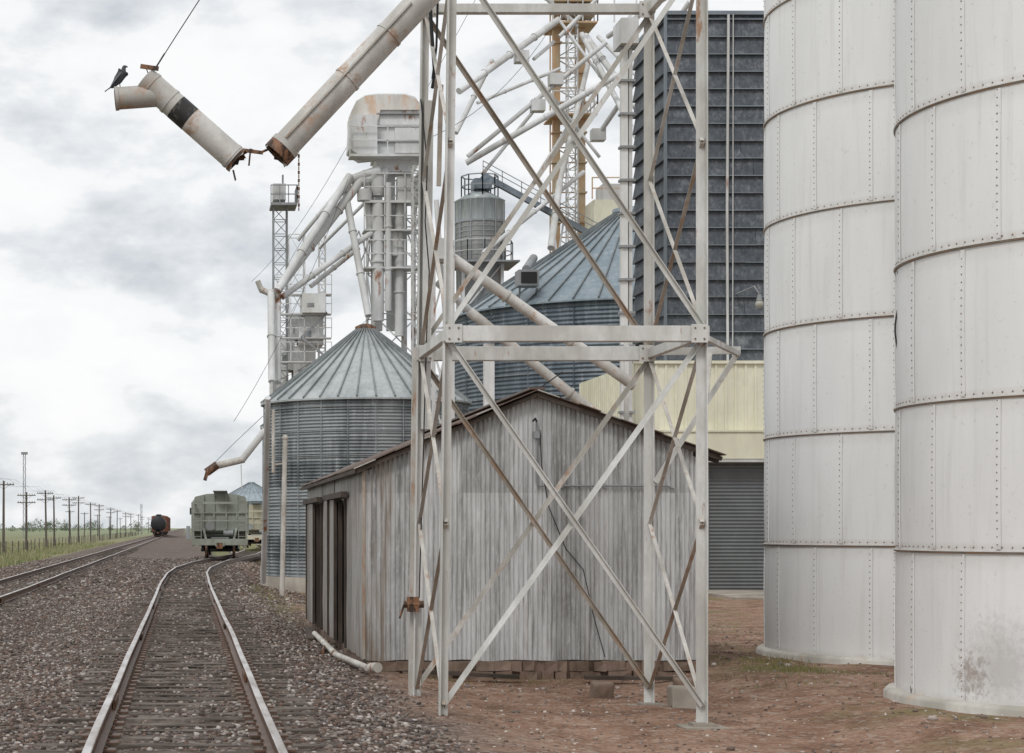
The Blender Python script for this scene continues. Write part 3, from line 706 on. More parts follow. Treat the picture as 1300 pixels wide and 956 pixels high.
# ------------------------------------------------------------------ bucket elevator with distributor and spouts
S=Sheet(72)
el=group('bucket_elevator_tower')
hd=MB('head_housing',el)
def poly(l): return [(S.X(a),S.Z(b)) for a,b in l]
hd.prism(poly([(472,207),(472,166),(444,162),(444,146),(450,134),(461,127),(476,125),(512,125),(524,129),(531,140),(532,206)][::-1]),71.2,72.6,'whitefar')
hd.prism(poly([(440,196),(442,160),(446,154),(475,154),(475,204),(455,206)][::-1]),70.8,72.2,'whitefar')
hd.prism(poly([(443,164),(443,150),(449,136),(461,129),(478,127),(510,127),(522,131),(529,141),(529,146),(480,146),(476,164)][::-1]),71.1,72.7,'headrust')
hd.prism(poly([(478,222),(474,207),(532,207),(524,222)]),71.3,72.5,'whitefar')
hd.box(S.X(498),S.X(530),71.12,71.2,S.Z(200),S.Z(168),'whitefar')
for b_ in (150,165,185,205): hd.box(S.X(475),S.X(533),71.08,71.2,S.Z(b_+1.6),S.Z(b_),'grey')
hd.rail([(S.X(440),70.6,S.Z(205)),(S.X(534),70.6,S.Z(205))],1.05,'whitefar',.04); hd.box(S.X(440),S.X(534),70.5,71.3,S.Z(208),S.Z(205),'whitefar')
hd.done()
lg=MB('legs_and_frame',el)
for a,w_,b1 in ((480,.30,420),(496,.30,420),(513,.2,470)):
    lg.beam(S(a,207),S(a,b1),w_,w_*1.2,'whitefar')
lg.lattice(S.X(470),S.X(531),71.2,73.2,S.Z(700),S.Z(222),1.9,.045,'whitefar','whitefar',.10)
for b_ in (262,298,345): 
    lg.box(S.X(458),S.X(534),70.6,71.6,S.Z(b_+2),S.Z(b_),'whitefar'); lg.rail([(S.X(458),70.6,S.Z(b_)),(S.X(534),70.6,S.Z(b_))],1.0,'whitefar',.04,.8)
lg.lattice(S.X(517),S.X(529),70.2,70.6,S.Z(500),S.Z(222),.5,.03,'whitefar','whitefar',.05)
lg.box(S.X(468),S.X(482),70.9,71.6,S.Z(292),S.Z(268),'whitefar'); lg.box(S.X(487),S.X(500),70.8,71.6,S.Z(330),S.Z(300),'whitefar')
lg.tube(S(477,228,-1),S(477,255,-1),.38,'whitefar',r2=.24); lg.tube(S(459,248,-1.2),S(459,262,-1.2),.28,'whitefar')
lg.box(S.X(500),S.X(530),70.7,71.3,S.Z(262),S.Z(232),'whitefar')
lg.done()
spt=MB('spouts',el)
def T(s_,p,q,r,m='whitefar',dy0=0,dy1=0,fl=True):
    a=s_(*p,dy0); b_=s_(*q,dy1); spt.tube(a,b_,r,m,n=12)
    if fl:
        L=(b_-a).length; n=int(L/2.4); d_=(b_-a).normalized()
        for i in range(1,n+1): c=a+d_*(i*L/(n+1)); spt.tube(c,c+d_*.06,r*1.25,m,n=12)
T(S,(462,226),(352,374),.17,dy0=-1,dy1=-3); T(S,(440,232),(346,386),.15,dy0=-1.4,dy1=-4); T(S,(470,300),(352,392),.11,dy0=-1.2,dy1=-3.6)
T(S,(478,222),(440,236),.17,dy0=-1,dy1=-1.2); T(S,(488,222),(455,240),.15,dy0=-.8,dy1=-1.2); T(S,(434,248),(458,412),.13,dy0=-1.3,dy1=-3)
T(S,(476,262),(476,412),.22,dy0=-1.2,dy1=-1.2); T(S,(503,262),(503,430),.17,dy0=-1,dy1=-1); T(S,(488,240),(488,400),.13,dy0=-1.3,dy1=-1.3)
T(S,(440,232),(434,252),.15,dy0=-1.4,dy1=-1.4,fl=False); T(S,(462,226),(466,300),.13,dy0=-1,dy1=-1)
T(S,(432,238),(380,300),.08,dy0=.5,dy1=1); T(S,(490,228),(412,300),.07,dy0=1,dy1=3); T(S,(452,320),(390,372),.09,dy0=-1,dy1=-2)
T(S,(338,386),(336,500),.13,dy0=-4,dy1=-6); T(S,(347,386),(344,500),.11,dy0=-3.5,dy1=-5.5); T(S,(336,500),(342,742),.05,'white',dy0=-6,dy1=-6,fl=False)
T(S,(325,384),(346,392),.12,'whiterust',dy0=-4,dy1=-3.8,fl=False); T(S,(326,384),(322,374),.10,'whiterust',dy0=-4,dy1=-4,fl=False)
spt.done()
bx=MB('head_knee_braces',el)
for a,b_,c,d_ in ((452,300,434,338),(452,345,470,300),(534,262,520,300),(452,262,470,230),(470,345,452,298),(531,345,512,298)): bx.beam(S(a,b_,-1),S(c,d_,-1),.05,.05,'whitefar')
bx.done()

S=Sheet(62)
fs_=MB('far_loading_spout')
fs_.tube(S(337,546),S(307,584),.12,'whitefar'); fs_.tube(S(310,583),S(272,592),.12,'whiterust'); fs_.tube(S(276,590),S(262,600),.14,'rust'); fs_.beam(S(264,596),S(260,610),.12,.2,'rust'); fs_.beam(S(306,590),S(307,620),.03,.03,'whitefar')
fs_.pipe([S(270,590),S(300,560),S(334,528)],.012,'grey',5); fs_.done()
S=Sheet(57)
rp=MB('steel_pipe_frame'); rp.tube(S(362,556),S(358,757),.075,'whiterust'); rp.tube(S(340,505),S(343,745,5),.09,'whitefar'); rp.beam(S(346,590),S(362,588),.04,.04,'whiterust'); rp.ball(S(362,556),.1,'whiterust'); rp.tube(S(347,520),S(347,600),.05,'whiterust'); rp.done()

# ------------------------------------------------------------------ far lattice tower and dryer boxes
S=Sheet(100)
lt=group('lattice_ladder_tower')
a=MB('lattice',lt); a.lattice(S.X(347),S.X(364),99.6,100.4,S.Z(700),S.Z(262),.75,.035,'grey','grey',.08)
a.lattice(S.X(405),S.X(413),99.8,100.2,S.Z(470),S.Z(300),.6,.03,'whitefar','whitefar',.05)
a.lattice(S.X(366),S.X(386),99.3,100.6,S.Z(470),S.Z(300),1.4,.03,'whitefar','whitefar',.05); a.done()
a=MB('top_platform',lt); a.box(S.X(343),S.X(376),99,101,S.Z(264),S.Z(261),'grey'); a.rail([(S.X(343),99,S.Z(262)),(S.X(376),99,S.Z(262)),(S.X(376),101,S.Z(262))],.95,'grey',.05,.4)
a.box(S.X(346),S.X(362),99.3,100.5,S.Z(256),S.Z(236),'whitefar'); a.tube(S(359,236),S(359,222),.05,'grey'); a.done()
a=MB('dryer_boxes',lt)
for i,(x0,x1,y0,y1) in enumerate(((366,382,398,432),(381,410,378,402),(352,374,432,470),(378,409,405,440),(372,400,440,500),(344,366,470,520))):
    dy=random.uniform(-1,1); a.box(S.X(x0),S.X(x1),99+dy,101+dy,S.Z(y1),S.Z(y0),'whiteclean')
    a.box(S.X(x0)+.25,S.X((x0+x1)/2),98.97+dy,99+dy,S.Z(y1)+.3,S.Z((y0+y1)/2),'grey')
for b_ in (378,402,432,462): a.box(S.X(350),S.X(418),98.4,99.0,S.Z(b_+1.5),S.Z(b_),'whitefar'); a.rail([(S.X(350),98.4,S.Z(b_)),(S.X(418),98.4,S.Z(b_))],1.0,'whitefar',.04,.8)
for x0,y0,x1,y1 in ((418,462,380,432),(380,432,412,402),(412,402,384,378)): a.beam(S(x0,y0,-1.6),S(x1,y1,-1.6),.12,.10,'grey')
a.done()

S=Sheet(88)
hb_=group('overhead_screen_bin'); cx=S.X(609); a=MB('shell',hb_); r=31*S.k
a.lathe(cx,88,[(r,S.Z(283)),(r,S.Z(257)),(r*1.04,S.Z(256)),(r*.25,S.Z(242)),(.01,S.Z(241))],40,'binroof'); a.lathe(cx,88,[(r*.98,S.Z(334)),(r*.98,S.Z(283))],40,'mesh')
a.lathe(cx,88,[(r*1.02,S.Z(284.5)),(r*1.02,S.Z(282))],40,'grey'); a.lathe(cx,88,[(r*.5,S.Z(400)),(r*.9,S.Z(345)),(r*1.05,S.Z(337)),(r*1.05,S.Z(333))],40,'grey')
for k in range(12): q=2*math.pi*k/12; a.beam((cx+r*1.01*math.cos(q),88+r*1.01*math.sin(q),S.Z(334)),(cx+r*1.01*math.cos(q),88+r*1.01*math.sin(q),S.Z(257)),.05,.05,'grey')
for k in range(8): z_=S.Z(333-k*6); a.lathe(cx,88,[(r,z_),(r,z_+.05)],40,'grey')
a.done()
a=MB('frame_and_railing',hb_)
pts_=[(cx+r*.75*math.cos(t),88+r*.75*math.sin(t),S.Z(250)) for t in np.linspace(0,2*math.pi,9)]; a.rail(pts_,.95,'grey',.05)
pts_=[(cx+r*1.35*math.cos(t),88+r*1.35*math.sin(t),S.Z(336)) for t in np.linspace(0,2*math.pi,13)]; a.rail(pts_,1.0,'whitefar',.04)
a.box(cx-1.6,cx+1.6,86.4,89.6,S.Z(338),S.Z(336),'grey')
a.box(S.X(600),S.X(622),87.4,88.6,S.Z(242),S.Z(229),'blue'); a.lattice(cx-.9,cx+.9,87.1,88.9,S.Z(700),S.Z(338),2.2,.06,'whitefar','whitefar',.13); a.done()
cv=MB('inclined_conveyor'); p0=S(612,222);p1=S(758,302)
cv.beam(p0,p1,.30,.26,'blue'); cv.rail([p0+Vector((0,-.3,.1)),p1+Vector((0,-.3,.1))],.5,'grey',.035,1.0); cv.beam(S(700,270),S(708,330),.08,.08,'whitefar'); cv.beam(S(716,278),S(708,330),.08,.08,'whitefar'); cv.done()

# ------------------------------------------------------------------ rusty yellow elevator tower with spout fan
S=Sheet(92)
ot=group('rusty_yellow_elevator_tower')
a=MB('legs',ot)
for q in (706,738): a.beam(S(q,-60),S(q,420),.34,.30,'orange'); a.beam(S(q-6,-60,.3),S(q-6,420,.3),.06,.06,'orange')
for k,b_ in enumerate(range(-60,400,19)):
    a.beam(S(706,b_,.1),S(738,b_,.1),.06,.06,'orange'); a.beam(S(706 if k%2 else 738,b_,.15),S(738 if k%2 else 706,b_+19,.15),.05,.05,'whitefar')
for k in range(-60,400,38):
    for q in (706,738): a.box(S.X(q)-.24,S.X(q)+.24,91.75,92.2,S.Z(k+2),S.Z(k),'orange')
a.lattice(S.X(716),S.X(728),91,91.5,S.Z(330),S.Z(-60),.7,.03,'whitefar','whitefar',.05)
a.done()
a=MB('platforms',ot)
for b_ in (8,35,150): a.box(S.X(696),S.X(752),90.8,93.2,S.Z(b_+2),S.Z(b_),'orange'); a.rail([(S.X(696),90.8,S.Z(b_)),(S.X(752),90.8,S.Z(b_)),(S.X(752),93.2,S.Z(b_))],1.05,'whitefar',.05,.7)
a.box(S.X(712),S.X(750),91,92,S.Z(26),S.Z(12),'whitefar'); a.done()
spt=MB('spout_fan',ot)
T(S,(704,32),(560,152),.16,dy0=-1,dy1=-6); T(S,(698,60),(668,88),.09,dy0=-1,dy1=-2); T(S,(612,96),(560,196),.12,dy0=-3,dy1=-5)
T(S,(738,52),(800,240),.15,dy0=-1,dy1=-8); T(S,(733,50),(782,262),.13,dy0=-1,dy1=-8); T(S,(728,40),(650,-30),.12,dy0=-1,dy1=-1)
T(S,(812,96),(580,222),.15,dy0=-6,dy1=-3); T(S,(752,74),(582,214),.11,dy0=-3,dy1=-3); T(S,(720,160),(668,238),.10,dy0=-1,dy1=-3)
T(S,(742,84),(690,250),.12,dy0=-1,dy1=-4); T(S,(730,228),(580,352),.10,dy0=-2,dy1=-8); T(S,(690,250),(664,342),.16,dy0=-4,dy1=-7)
T(S,(760,60),(830,30),.12,dy0=-2,dy1=-8); T(S,(820,60),(742,188),.12,dy0=-8,dy1=-3); T(S,(640,70),(750,210),.08,dy0=-2,dy1=-2); T(S,(668,152),(600,236),.09,dy0=-2,dy1=-3)
T(S,(760,0),(700,60),.10,dy0=-2,dy1=-2);T(S,(770,150),(700,40),.07,dy0=-3,dy1=-2); T(S,(748,60),(812,200),.10,dy0=-2,dy1=-8); T(S,(700,100),(586,160),.08,dy0=-2,dy1=-5)
for a_,b_ in ((668,152),(690,120),(648,92),(742,188)): spt.box(S.X(a_)-.32,S.X(a_)+.32,88.7,89.3,S.Z(b_+7),S.Z(b_-7),'whitefar')
spt.done()
rb=MB('roof_equipment_house'); S=Sheet(90); rb.box(S.X(748),S.X(786),89,91,S.Z(300),S.Z(258),'cream'); rb.rail([S(745,258,-1.2),S(790,258,-1.2)],1.0,'orange',.05); rb.box(S.X(762),S.X(792),89.4,91,S.Z(258),S.Z(236),'whitefar'); rb.lattice(S.X(748),S.X(786),89.2,90.8,0,S.Z(300),3,.08,'orange','orange',.15); rb.done()

S=Sheet(52)
spt=MB('descending_grain_spouts')
T(S,(560,318),(806,490),.155,'spout'); T(S,(600,392),(792,548),.14,'spout',dy0=.6,dy1=.6); T(S,(560,352),(640,420),.10,'whitefar',dy0=1,dy1=1)
spt.beam(S(628,432,1),S(628,600,1),.28,.25,'whiteclean'); spt.beam(S(806,430,1),S(806,620,1),.12,.12,'white')
spt.pipe([S(560,246,1),S(566,330,1),S(572,400,1)],.07,'whitefar'); 
spt.box(S.X(548),S.X(572),51.6,52.6,S.Z(330),S.Z(305),'whitefar'); spt.lattice(S.X(548),S.X(572),51.6,52.6,-.3,S.Z(330),2.0,.05,'whitefar','whitefar',.1)
spt.beam(S(640,522,-1),S(705,476,-1),.03,.03,'black')
spt.done()
re=MB('bin_roof_fan_unit'); S=Sheet(70); re.box(S.X(656),S.X(682),69.6,70.4,S.Z(364),S.Z(344),'grey'); re.box(S.X(659),S.X(679),69.56,69.6,S.Z(361),S.Z(347),'black'); re.tube(S(668,342),S(690,318,2),.16,'grey'); re.beam(S(660,366),S(660,400,.5),.06,.06,'grey'); re.beam(S(682,366),S(682,385,1),.06,.06,'grey'); re.done()

# ------------------------------------------------------------------ wires
wr=MB('guy_wires')
def wire(p,q,sag=.3,r=.012):
    p=Vector(p);q=Vector(q); wr.pipe([p.lerp(q,t)+Vector((0,0,-sag*4*t*(1-t))) for t in np.linspace(0,1,12)],r,'black',5)
S=Sheet(72); wire(S(436,240,-2),S(290,550,-8),.6,.008); wire(S(444,180),S(352,236,28),.5,.009); wire(S(531,132),S(560,60,-40),.2,.008)
wire(S(340,500,-6),S(455,418,-3),.2,.008); wire(Sheet(92)(696,40),Sheet(72)(532,180),.8,.012)
wr.done()

# ------------------------------------------------------------------ rail cars
def truck(mb,cy,cx,gauge=.7525):
    for dy in (-.85,.85):
        mb.tube((cx-gauge,cy+dy,.62),(cx+gauge,cy+dy,.62),.08,'black')
        for sg in (-1,1):
            mb.tube((cx+sg*(gauge-.02),cy+dy,.62),(cx+sg*(gauge+.10),cy+dy,.62),.42,'rust',n=24); mb.tube((cx+sg*(gauge-.06),cy+dy,.62),(cx+sg*(gauge-.02),cy+dy,.62),.45,'black',n=24)
    for sg in (-1,1):
        mb.beam((cx+sg*1.0,cy-1.1,.66),(cx+sg*1.0,cy+1.1,.66),.14,.22,'black'); mb.beam((cx+sg*1.0,cy-.6,.9),(cx+sg*1.0,cy+.6,.9),.14,.14,'black')
    mb.box(cx-1.1,cx+1.1,cy-.2,cy+.2,.55,.95,'black')
def coupler(mb,cx,y,sg):
    mb.box(cx-.12,cx+.12,min(y,y+sg*.7),max(y,y+sg*.7),.78,1.02,'rust'); mb.box(cx-.18,cx+.16,min(y+sg*.55,y+sg*.8),max(y+sg*.55,y+sg*.8),.74,1.06,'rust')
def hopper(name,cx,y0,L,mat,head=0.0,top=3.95):
    root=group(name); W=1.55
    b=MB('body',root)
    sec=[(-W,1.55),(-W-.03,2.3),(-W,3.35),(-1.42,3.66),(-.75,3.82),(0,top-.1),(.75,3.82),(1.42,3.66),(W,3.35),(W+.03,2.3),(W,1.55)]
    ya,yb=y0+1.1,y0+L-1.1; n=len(sec)
    vs=[(cx+x,ya,z) for x,z in sec]+[(cx+x,yb,z) for x,z in sec]
    b.add(vs,[(i,i+1,n+i+1,n+i) for i in range(n-1)],mat); 
    for yy,s_ in ((ya,1),(yb,-1)):
        b.add([(cx-W,yy,1.75),(cx+W,yy,1.75)]+[(cx+x,yy,z) for x,z in sec[2:9]][::-1],[tuple(range(9))],mat)
        b.add([(cx-W,yy,1.75),(cx+W,yy,1.75),(cx+W*.9,yy+s_*1.2,1.1),(cx-W*.9,yy+s_*1.2,1.1)],[(0,1,2,3)],mat)
        e=yy-s_*.95
        for sg in (-1,1):
            b.beam((cx+sg*(W-.06),e,1.0),(cx+sg*(W-.06),e,3.3),.10,.12,mat); b.beam((cx+sg*(W-.06),e,3.3),(cx+sg*(W-.06),yy,3.42),.10,.10,mat)
            b.beam((cx+sg*(W-.06),e,1.0),(cx+sg*(W-.06),yy+s_*2.5,1.15),.10,.25,mat)
            for xx in (.35,.95): b.beam((cx+sg*xx,yy-s_*.05,1.8),(cx+sg*xx,yy-s_*.05,3.75),.10,.10,mat)
            b.beam((cx+sg*.75,e+s_*.1,1.1),(cx+sg*.95,yy,1.9),.10,.10,mat)
            for k in range(9): b.beam((cx+sg*(W-.02),e-s_*.06,.75+k*.33),(cx+sg*(W-.5),e-s_*.06,.75+k*.33),.03,.03,mat)
            b.beam((cx+sg*(W-.5),e-s_*.06,.75),(cx+sg*(W-.5),e-s_*.06,3.45),.035,.035,mat)
        b.beam((cx-W,e,3.3),(cx+W,e,3.3),.09,.12,mat); b.beam((cx-W,e,2.3),(cx+W,e,2.3),.06,.06,mat); b.beam((cx-W,yy-s_*.06,2.75),(cx+W,yy-s_*.06,2.75),.1,.08,mat)
        b.box(cx-W,cx+W,min(e,e-s_*.12),max(e,e-s_*.12),.92,1.28,mat); b.box(cx-.5,cx+.5,min(e,yy),max(e,yy),1.3,1.36,'grey')
        b.tube((cx+.2,e+s_*.25,1.6),(cx+.75,e+s_*.25,1.6),.15,'grey'); b.tube((cx-.55,e-s_*.1,2.0),(cx-.55,e-s_*.05,2.0),.24,'grey',n=20)
        b.box(cx-1.2,cx+1.2,min(yy+s_*.3,yy+s_*.4),max(yy+s_*.3,yy+s_*.4),.95,1.8,'black')
    y=ya
    while y<yb:
        for sg in (-1,1): b.beam((cx+sg*(W+.04),y,1.55),(cx+sg*(W+.04),y,3.35),.08,.08,mat)
        y+=1.1
    for k in range(3):
        c=ya+ (yb-ya)*(k+.5)/3; d_=(yb-ya)/6
        b.add([(cx-W,c-d_,1.55),(cx+W,c-d_,1.55),(cx+W,c+d_,1.55),(cx-W,c+d_,1.55),(cx-.5,c-.4,.55),(cx+.5,c-.4,.55),(cx+.5,c+.4,.55),(cx-.5,c+.4,.55)],[(0,1,5,4),(1,2,6,5),(2,3,7,6),(3,0,4,7),(4,5,6,7)],mat)
    b.box(cx-.4,cx+.4,ya-.9,yb+.9,top,top+.04,'grey'); 
    for y in np.arange(ya,yb,1.5): b.box(cx-.35,cx+.35,y,y+.08,top-.12,top,'grey')
    b.box(cx-.25,cx+.25,y0,y0+L,.85,1.1,mat); b.done()
    t=MB('trucks',root); truck(t,y0+2.2,cx); truck(t,y0+L-2.2,cx); coupler(t,cx,y0,-1); coupler(t,cx,y0+L,1); t.done()
    if head:
        piv=Matrix.Translation((cx,y0,0)); root.matrix_world=piv@Matrix.Rotation(-head,4,'Z')@piv.inverted()
    return root
hopper('covered_hopper_car',1.95,106,15,'hopper',.028)
hopper('covered_hopper_car',track2(160)+.1,158,15,'hopper2',.03,top=3.95)
hopper('covered_hopper_car',track2(176)+.5,175,15,'hopper2',.02)
tk=group('tank_car'); a=MB('tank',tk); cx=-5.3; y0=372; prof=[(0.01,0)]+[(1.5*math.sin(t),.6*(1-math.cos(t))) for t in np.linspace(.2,math.pi/2,7)]
n=28
pr=[(r_,y0+d_) for r_,d_ in prof]+[(r_,y0+16-d_) for r_,d_ in prof[::-1]]
vs=[(cx+r_*math.cos(2*math.pi*k/n),y_,2.7+r_*math.sin(2*math.pi*k/n)) for r_,y_ in pr for k in range(n)]
a.add(vs,[(i*n+k,i*n+(k+1)%n,(i+1)*n+(k+1)%n,(i+1)*n+k) for i in range(len(pr)-1) for k in range(n)],'black',True)
a.tube((cx,y0+8,4.1),(cx,y0+8,4.6),.5,'black'); a.box(cx-1.5,cx+1.5,y0-.6,y0-.3,.95,1.25,'black'); a.box(cx-.3,cx+.3,y0-.6,y0+16.6,.85,1.2,'black'); a.rail([(cx-1.5,y0-.4,1.25),(cx+1.5,y0-.4,1.25)],.9,'black',.05)
for sg in (-1,1): a.beam((cx+sg*1.5,y0+8,1.2),(cx+sg*1.5,y0+8,4.2),.05,.3,'black')
a.done(); a=MB('trucks',tk); truck(a,y0+2,cx); truck(a,y0+14,cx); coupler(a,cx,y0-.4,-1); a.done()
for k in range(5):
    bxr=group('boxcar'); y0=391+k*17; a=MB('body',bxr)
    a.box(cx-1.55,cx+1.55,y0,y0+15.5,1.1,4.3,'boxred'); a.prism([(cx-1.6,4.3),(cx+1.6,4.3),(cx,4.65)],y0,y0+15.5,'grey')
    for y in np.arange(y0,y0+15.5,.9): a.box(cx+1.55,cx+1.62,y,y+.1,1.1,4.3,'boxred'); a.box(cx-1.62,cx-1.55,y,y+.1,1.1,4.3,'boxred')
    for z in (1.6,2.3,3.0,3.7): a.box(cx-1.5,cx+1.5,y0-.06,y0,z,z+.12,'boxred')
    a.box(cx+1.6,cx+1.68,y0+6.3,y0+9,1.2,4.1,'boxred'); a.done(); a=MB('trucks',bxr); truck(a,y0+2,cx); truck(a,y0+13.5,cx); coupler(a,cx,y0,-1); a.done()

# ------------------------------------------------------------------ utility poles, mast, horizon things
def upole(x,y,h,arms=2,name='utility_pole'):
    p=MB(name); g0=gh(x,y) if y<400 else -.4; lean=random.uniform(-.12,.12)
    p.tube((x,y,g0-.3),(x+lean,y,h),.13,'pole',r2=.09,n=8)
    for k in range(arms):
        z=h-.35-k*.75; p.beam((x-.95+lean,y-.12,z),(x+.95+lean,y-.12,z),.10,.09,'pole')
        for dx in (-.85,-.6,-.35,.35,.6,.85): p.tube((x+dx+lean,y-.12,z+.04),(x+dx+lean,y-.12,z+.18),.035,'grey',n=6)
        p.beam((x+lean,y-.1,z-.4),(x+.55+lean,y-.1,z-.03),.03,.03,'pole'); p.beam((x+lean,y-.1,z-.4),(x-.55+lean,y-.1,z-.03),.03,.03,'pole')
    p.done()
PY=[168,196,217,240,262,290,322,360,402,450,505,570,640,720,820,940,1100]
for i,y in enumerate(PY): upole(-16+random.uniform(-.2,.2)-(.4 if i%2 else 0),y,6.5+random.uniform(-.5,.3) if i!=1 else 5.6,2 if i%3 else 1)
wr=MB('telegraph_wires')
for a_,b_ in zip([120]+PY[:-1],PY):
    for dx in (-.85,-.35,.35,.85):
        wr.pipe([Vector((-16+dx,a_+(b_-a_)*t,6.2-.5*4*t*(1-t)*.6)) for t in np.linspace(0,1,6)],.008,'black',4)
wr.done()
for y in (395,450,520,600,700): upole(-24,y,5.6,1)
ms=MB('radio_mast'); S=Sheet(420); ms.lattice(S.X(29.5),S.X(32.5),419.7,420.3,-1,S.Z(577),1.6,.05,'grey','grey',.08); ms.box(S.X(27),S.X(35),419.5,420.5,S.Z(577),S.Z(574),'grey'); ms.done()
ms=MB('radio_mast'); S=Sheet(700); ms.lattice(S.X(178.5),S.X(180.5),699.7,700.3,-1,S.Z(640),2,.08,'grey','grey',.14); ms.done()
fn=MB('wire_fence')
for k in range(90):
    y=130+k*5.0; fn.beam((-14.6+.1*math.sin(k),y,-.5),(-14.6+.1*math.sin(k),y,.75+random.uniform(-.1,.1)),.08,.08,'pole')
for z in (.2,.6): fn.beam((-14.6,130,z),(-14.6,575,z),.012,.012,'grey')
fn.done()
sg=MB('railroad_signal_mast'); sg.tube((1.2,330,0),(1.2,330,5.2),.1,'grey'); sg.box(.8,1.6,329.8,330,4.2,5.4,'black'); sg.box(.2,.9,320,320.8,0,2.2,'grey'); sg.done()

def leafmass(name,n,fpos,fsize,fcol):
    P=np.zeros((n,3,3)); C=np.ones((n,3,4))
    for i in range(n):
        c=Vector(fpos(i)); s_=fsize(i); 
        if name.startswith('grass'):
            a_=random.uniform(0,6.28); dx,dy=math.cos(a_)*s_*.09,math.sin(a_)*s_*.09; lx,ly=random.uniform(-.4,.4)*s_,random.uniform(-.4,.4)*s_
            P[i]=[(c.x-dx,c.y-dy,c.z-.03),(c.x+dx,c.y+dy,c.z-.03),(c.x+lx,c.y+ly,c.z+s_)]
        else:
            for k in range(3): P[i,k]=c+Vector((random.uniform(-1,1),random.uniform(-1,1),random.uniform(-1,1)))*s_
        C[i,:,:3]=fcol(i,c)
    me=bpy.data.meshes.new(name); me.vertices.add(n*3); me.vertices.foreach_set('co',P.reshape(-1)); me.loops.add(n*3); me.loops.foreach_set('vertex_index',np.arange(n*3)); me.polygons.add(n); me.polygons.foreach_set('loop_start',np.arange(n)*3); me.update(calc_edges=True)
    ca=me.color_attributes.new('Col','FLOAT_COLOR','POINT'); ca.data.foreach_set('color',C.reshape(-1)); me.materials.append(M['leaf']); o=bpy.data.objects.new(name,me); scene.collection.objects.link(o)
def gpos(i):
    while True:
        y=55+230*random.random()**1.3; x=random.uniform(-.105*y-3,-9.8)
        if noise.noise(Vector((x*.35,y*.12,0)))>-.15+random.uniform(-.15,.2): return (x,y,gh(x,y))
leafmass('grass_verge',22000,gpos,lambda i:random.uniform(.12,.4),lambda i,c:random.choice([(.19,.23,.09),(.23,.27,.12),(.36,.32,.20),(.15,.18,.07),(.40,.35,.23)]))
cl_=[(random.uniform(7.0,9.5),random.uniform(23,36)) for _ in range(26)]+[(SX0-.25+random.uniform(-.2,.2),random.uniform(40,66)) for _ in range(40)]+[(random.uniform(7.5,14),random.uniform(40,56)) for _ in range(30)]+[(random.uniform(8.0,9.0),random.uniform(25.5,28)) for _ in range(24)]+[(random.uniform(3,5.5),26.7+random.uniform(-.2,.2)) for _ in range(6)]+[(random.uniform(2.4,4.5),random.uniform(46,64)) for _ in range(40)]
def tpos(i):
    c=cl_[i%len(cl_)]; x=c[0]+random.gauss(0,.2); y=c[1]+random.gauss(0,.25); return (x,y,gh(x,y))
leafmass('grass_tufts',9000,tpos,lambda i:random.uniform(.02,.085),lambda i,c:random.choice([(.16,.18,.06),(.23,.22,.08),(.30,.26,.14),(.13,.14,.05)]))
tr=[]
for k in range(150):
    y=random.uniform(1100,1700); x=random.uniform(-.115*y,.2*y)
    if abs(x)<25: continue
    tr.append((x,y,random.uniform(3,7.5)))
tr+=[(-.078*900,900,6),(-.072*900,905,5),(-.083*900,890,4),(10,520,3.5),(14,540,4.2),(6,560,3)]
def trp(i):
    x,y,s_=tr[i%len(tr)]; r_=random.random()**.5; a_=random.uniform(0,6.28); h_=random.uniform(.1,1)
    rr=s_*.75*r_*math.sin(math.pi*min(.95,h_*.85+.12)); return (x+rr*math.cos(a_)*(1.3+.4*math.sin(5*a_+x)),y+rr*math.sin(a_),h_*s_*(1+.15*math.sin(3*a_+y))-.4)
leafmass('distant_trees',30000,trp,lambda i:random.uniform(.25,.6),lambda i,c:random.choice([(.12,.15,.10),(.10,.12,.08),(.16,.19,.13)]))

# ------------------------------------------------------------------ yard debris
db=MB('discarded_pipes'); db.tube((2.50,25.9,-.02),(2.28,28.6,-.02),.045,'pvc'); db.tube((2.30,29.1,-.03),(2.36,34.5,-.03),.05,'pvc'); db.tube((2.55,25.9,-.02),(2.62,25.7,.0),.07,'pvc'); db.tube((2.15,29.6,-.04),(2.42,32.2,-.04),.03,'rust'); db.beam((2.2,33,-.05),(2.4,37,-.05),.12,.04,'board'); db.done()
def rock(name,c,s_,mat='concrete'):
    me=MB(name); vs=[]; 
    for x in (-1,1):
        for y in (-1,1):
            for z in (0,1): vs.append((c[0]+x*s_[0]*random.uniform(.7,1),c[1]+y*s_[1]*random.uniform(.7,1),c[2]+z*s_[2]*random.uniform(.8,1.05)))
    me.add(vs,[(0,1,3,2),(4,6,7,5),(0,4,5,1),(2,3,7,6),(0,2,6,4),(1,5,7,3)],mat); o=me.done(); b_=o.modifiers.new('b','BEVEL'); b_.width=.03; b_.segments=2
rock('concrete_block',(6.05,22.9,-.30),(.20,.2,.30)); rock('concrete_block',(6.45,24.2,-.30),(.22,.2,.28),'stone'); rock('concrete_block',(5.35,24.3,-.32),(.14,.2,.24),'stone')
bd=MB('scrap_timber'); bd.beam((3.2,26.75,-.13),(4.7,26.6,-.2),.12,.05,'board'); bd.beam((5.6,26.5,-.2),(7.2,26.3,-.2),.14,.05,'board'); bd.beam((7.9,30,-.06),(8.4,36,-.06),.12,.06,'board'); bd.done()

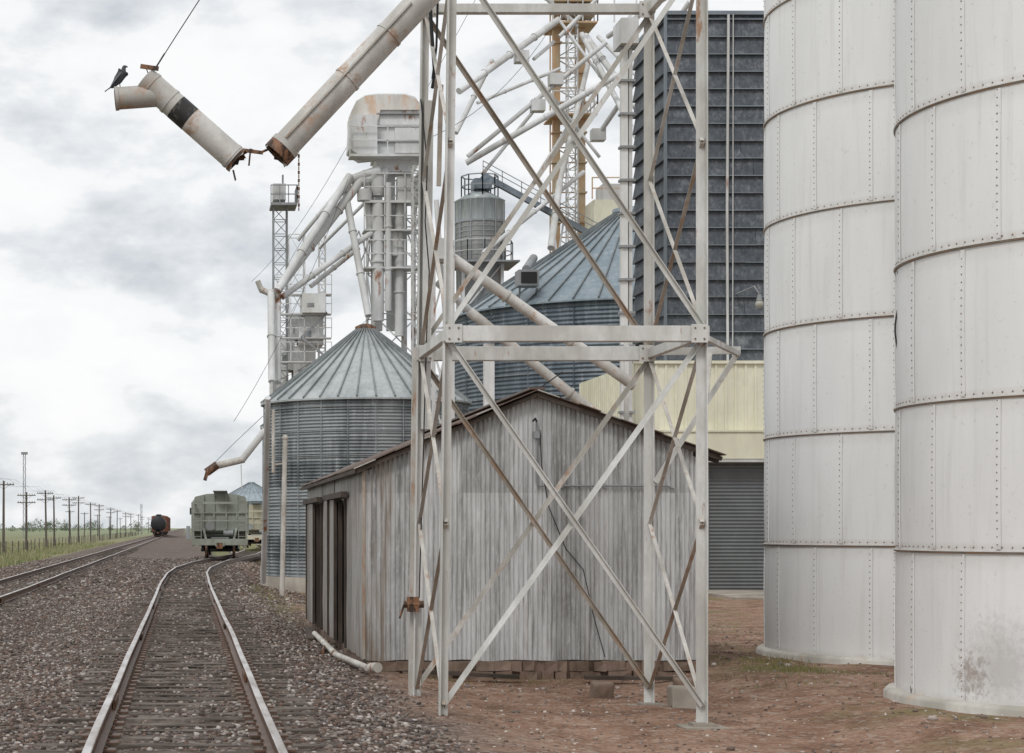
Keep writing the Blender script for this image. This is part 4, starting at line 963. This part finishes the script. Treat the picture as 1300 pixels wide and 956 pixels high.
# ------------------------------------------------------------------ world, sun, camera
w=bpy.data.worlds.new("World"); scene.world=w; w.use_nodes=True; nt=w.node_tree; bg=nt.nodes['Background']
sky=N(nt,'ShaderNodeTexSky'); sky.sky_type='NISHITA'; sky.sun_disc=False; sky.sun_elevation=R(48); sky.sun_rotation=R(215)
tc=N(nt,'ShaderNodeTexCoord')
def cloud(sc,loc,det,ro,di):
    mp=N(nt,'ShaderNodeMapping'); mp.inputs['Scale'].default_value=sc; mp.inputs['Location'].default_value=loc; nt.links.new(tc.outputs['Generated'],mp.inputs[0])
    n1=N(nt,'ShaderNodeTexNoise'); n1.inputs['Scale'].default_value=1; n1.inputs['Detail'].default_value=det; n1.inputs['Roughness'].default_value=ro; n1.inputs['Distortion'].default_value=di; nt.links.new(mp.outputs[0],n1.inputs['Vector']); return n1.outputs['Fac']
f=mth(nt,'ADD',mth(nt,'MULTIPLY',cloud((9,9,17),(3.3,1.4,.6),6,.52,.15),.70),mth(nt,'MULTIPLY',cloud((24,24,46),(0,5,2),5,.58,.1),.30))
c=ramp(nt,f,[(.37,(6.0,6.4,6.8)),(.455,(7.9,8.15,8.4)),(.52,(9.5,9.6,9.7)),(.60,(10.,10.,10.))])
c=mix(nt,.04,c,sky.outputs[0]); nt.links.new(c,bg.inputs[0]); bg.inputs[1].default_value=.1
sd=Vector((-.40,-.74,.95)).normalized()
L=bpy.data.lights.new('sun','SUN'); L.energy=1.35; L.angle=R(14); L.color=(1,.975,.94); lo=bpy.data.objects.new('sun',L); lo.rotation_euler=sd.to_track_quat('Z','Y').to_euler(); scene.collection.objects.link(lo)
cam=bpy.data.cameras.new('camera'); cam.sensor_width=36; cam.lens=2400/1300*36; cam.shift_x=(650-235)/1300; cam.shift_y=(670-478)/1300; cam.clip_end=12000; cam.clip_start=.1
co=bpy.data.objects.new('camera',cam); co.location=(0,0,1.9); co.rotation_euler=(R(90),0,0); scene.collection.objects.link(co); scene.camera=co
scene.view_settings.view_transform='Standard'; scene.view_settings.look='None'; scene.view_settings.exposure=0
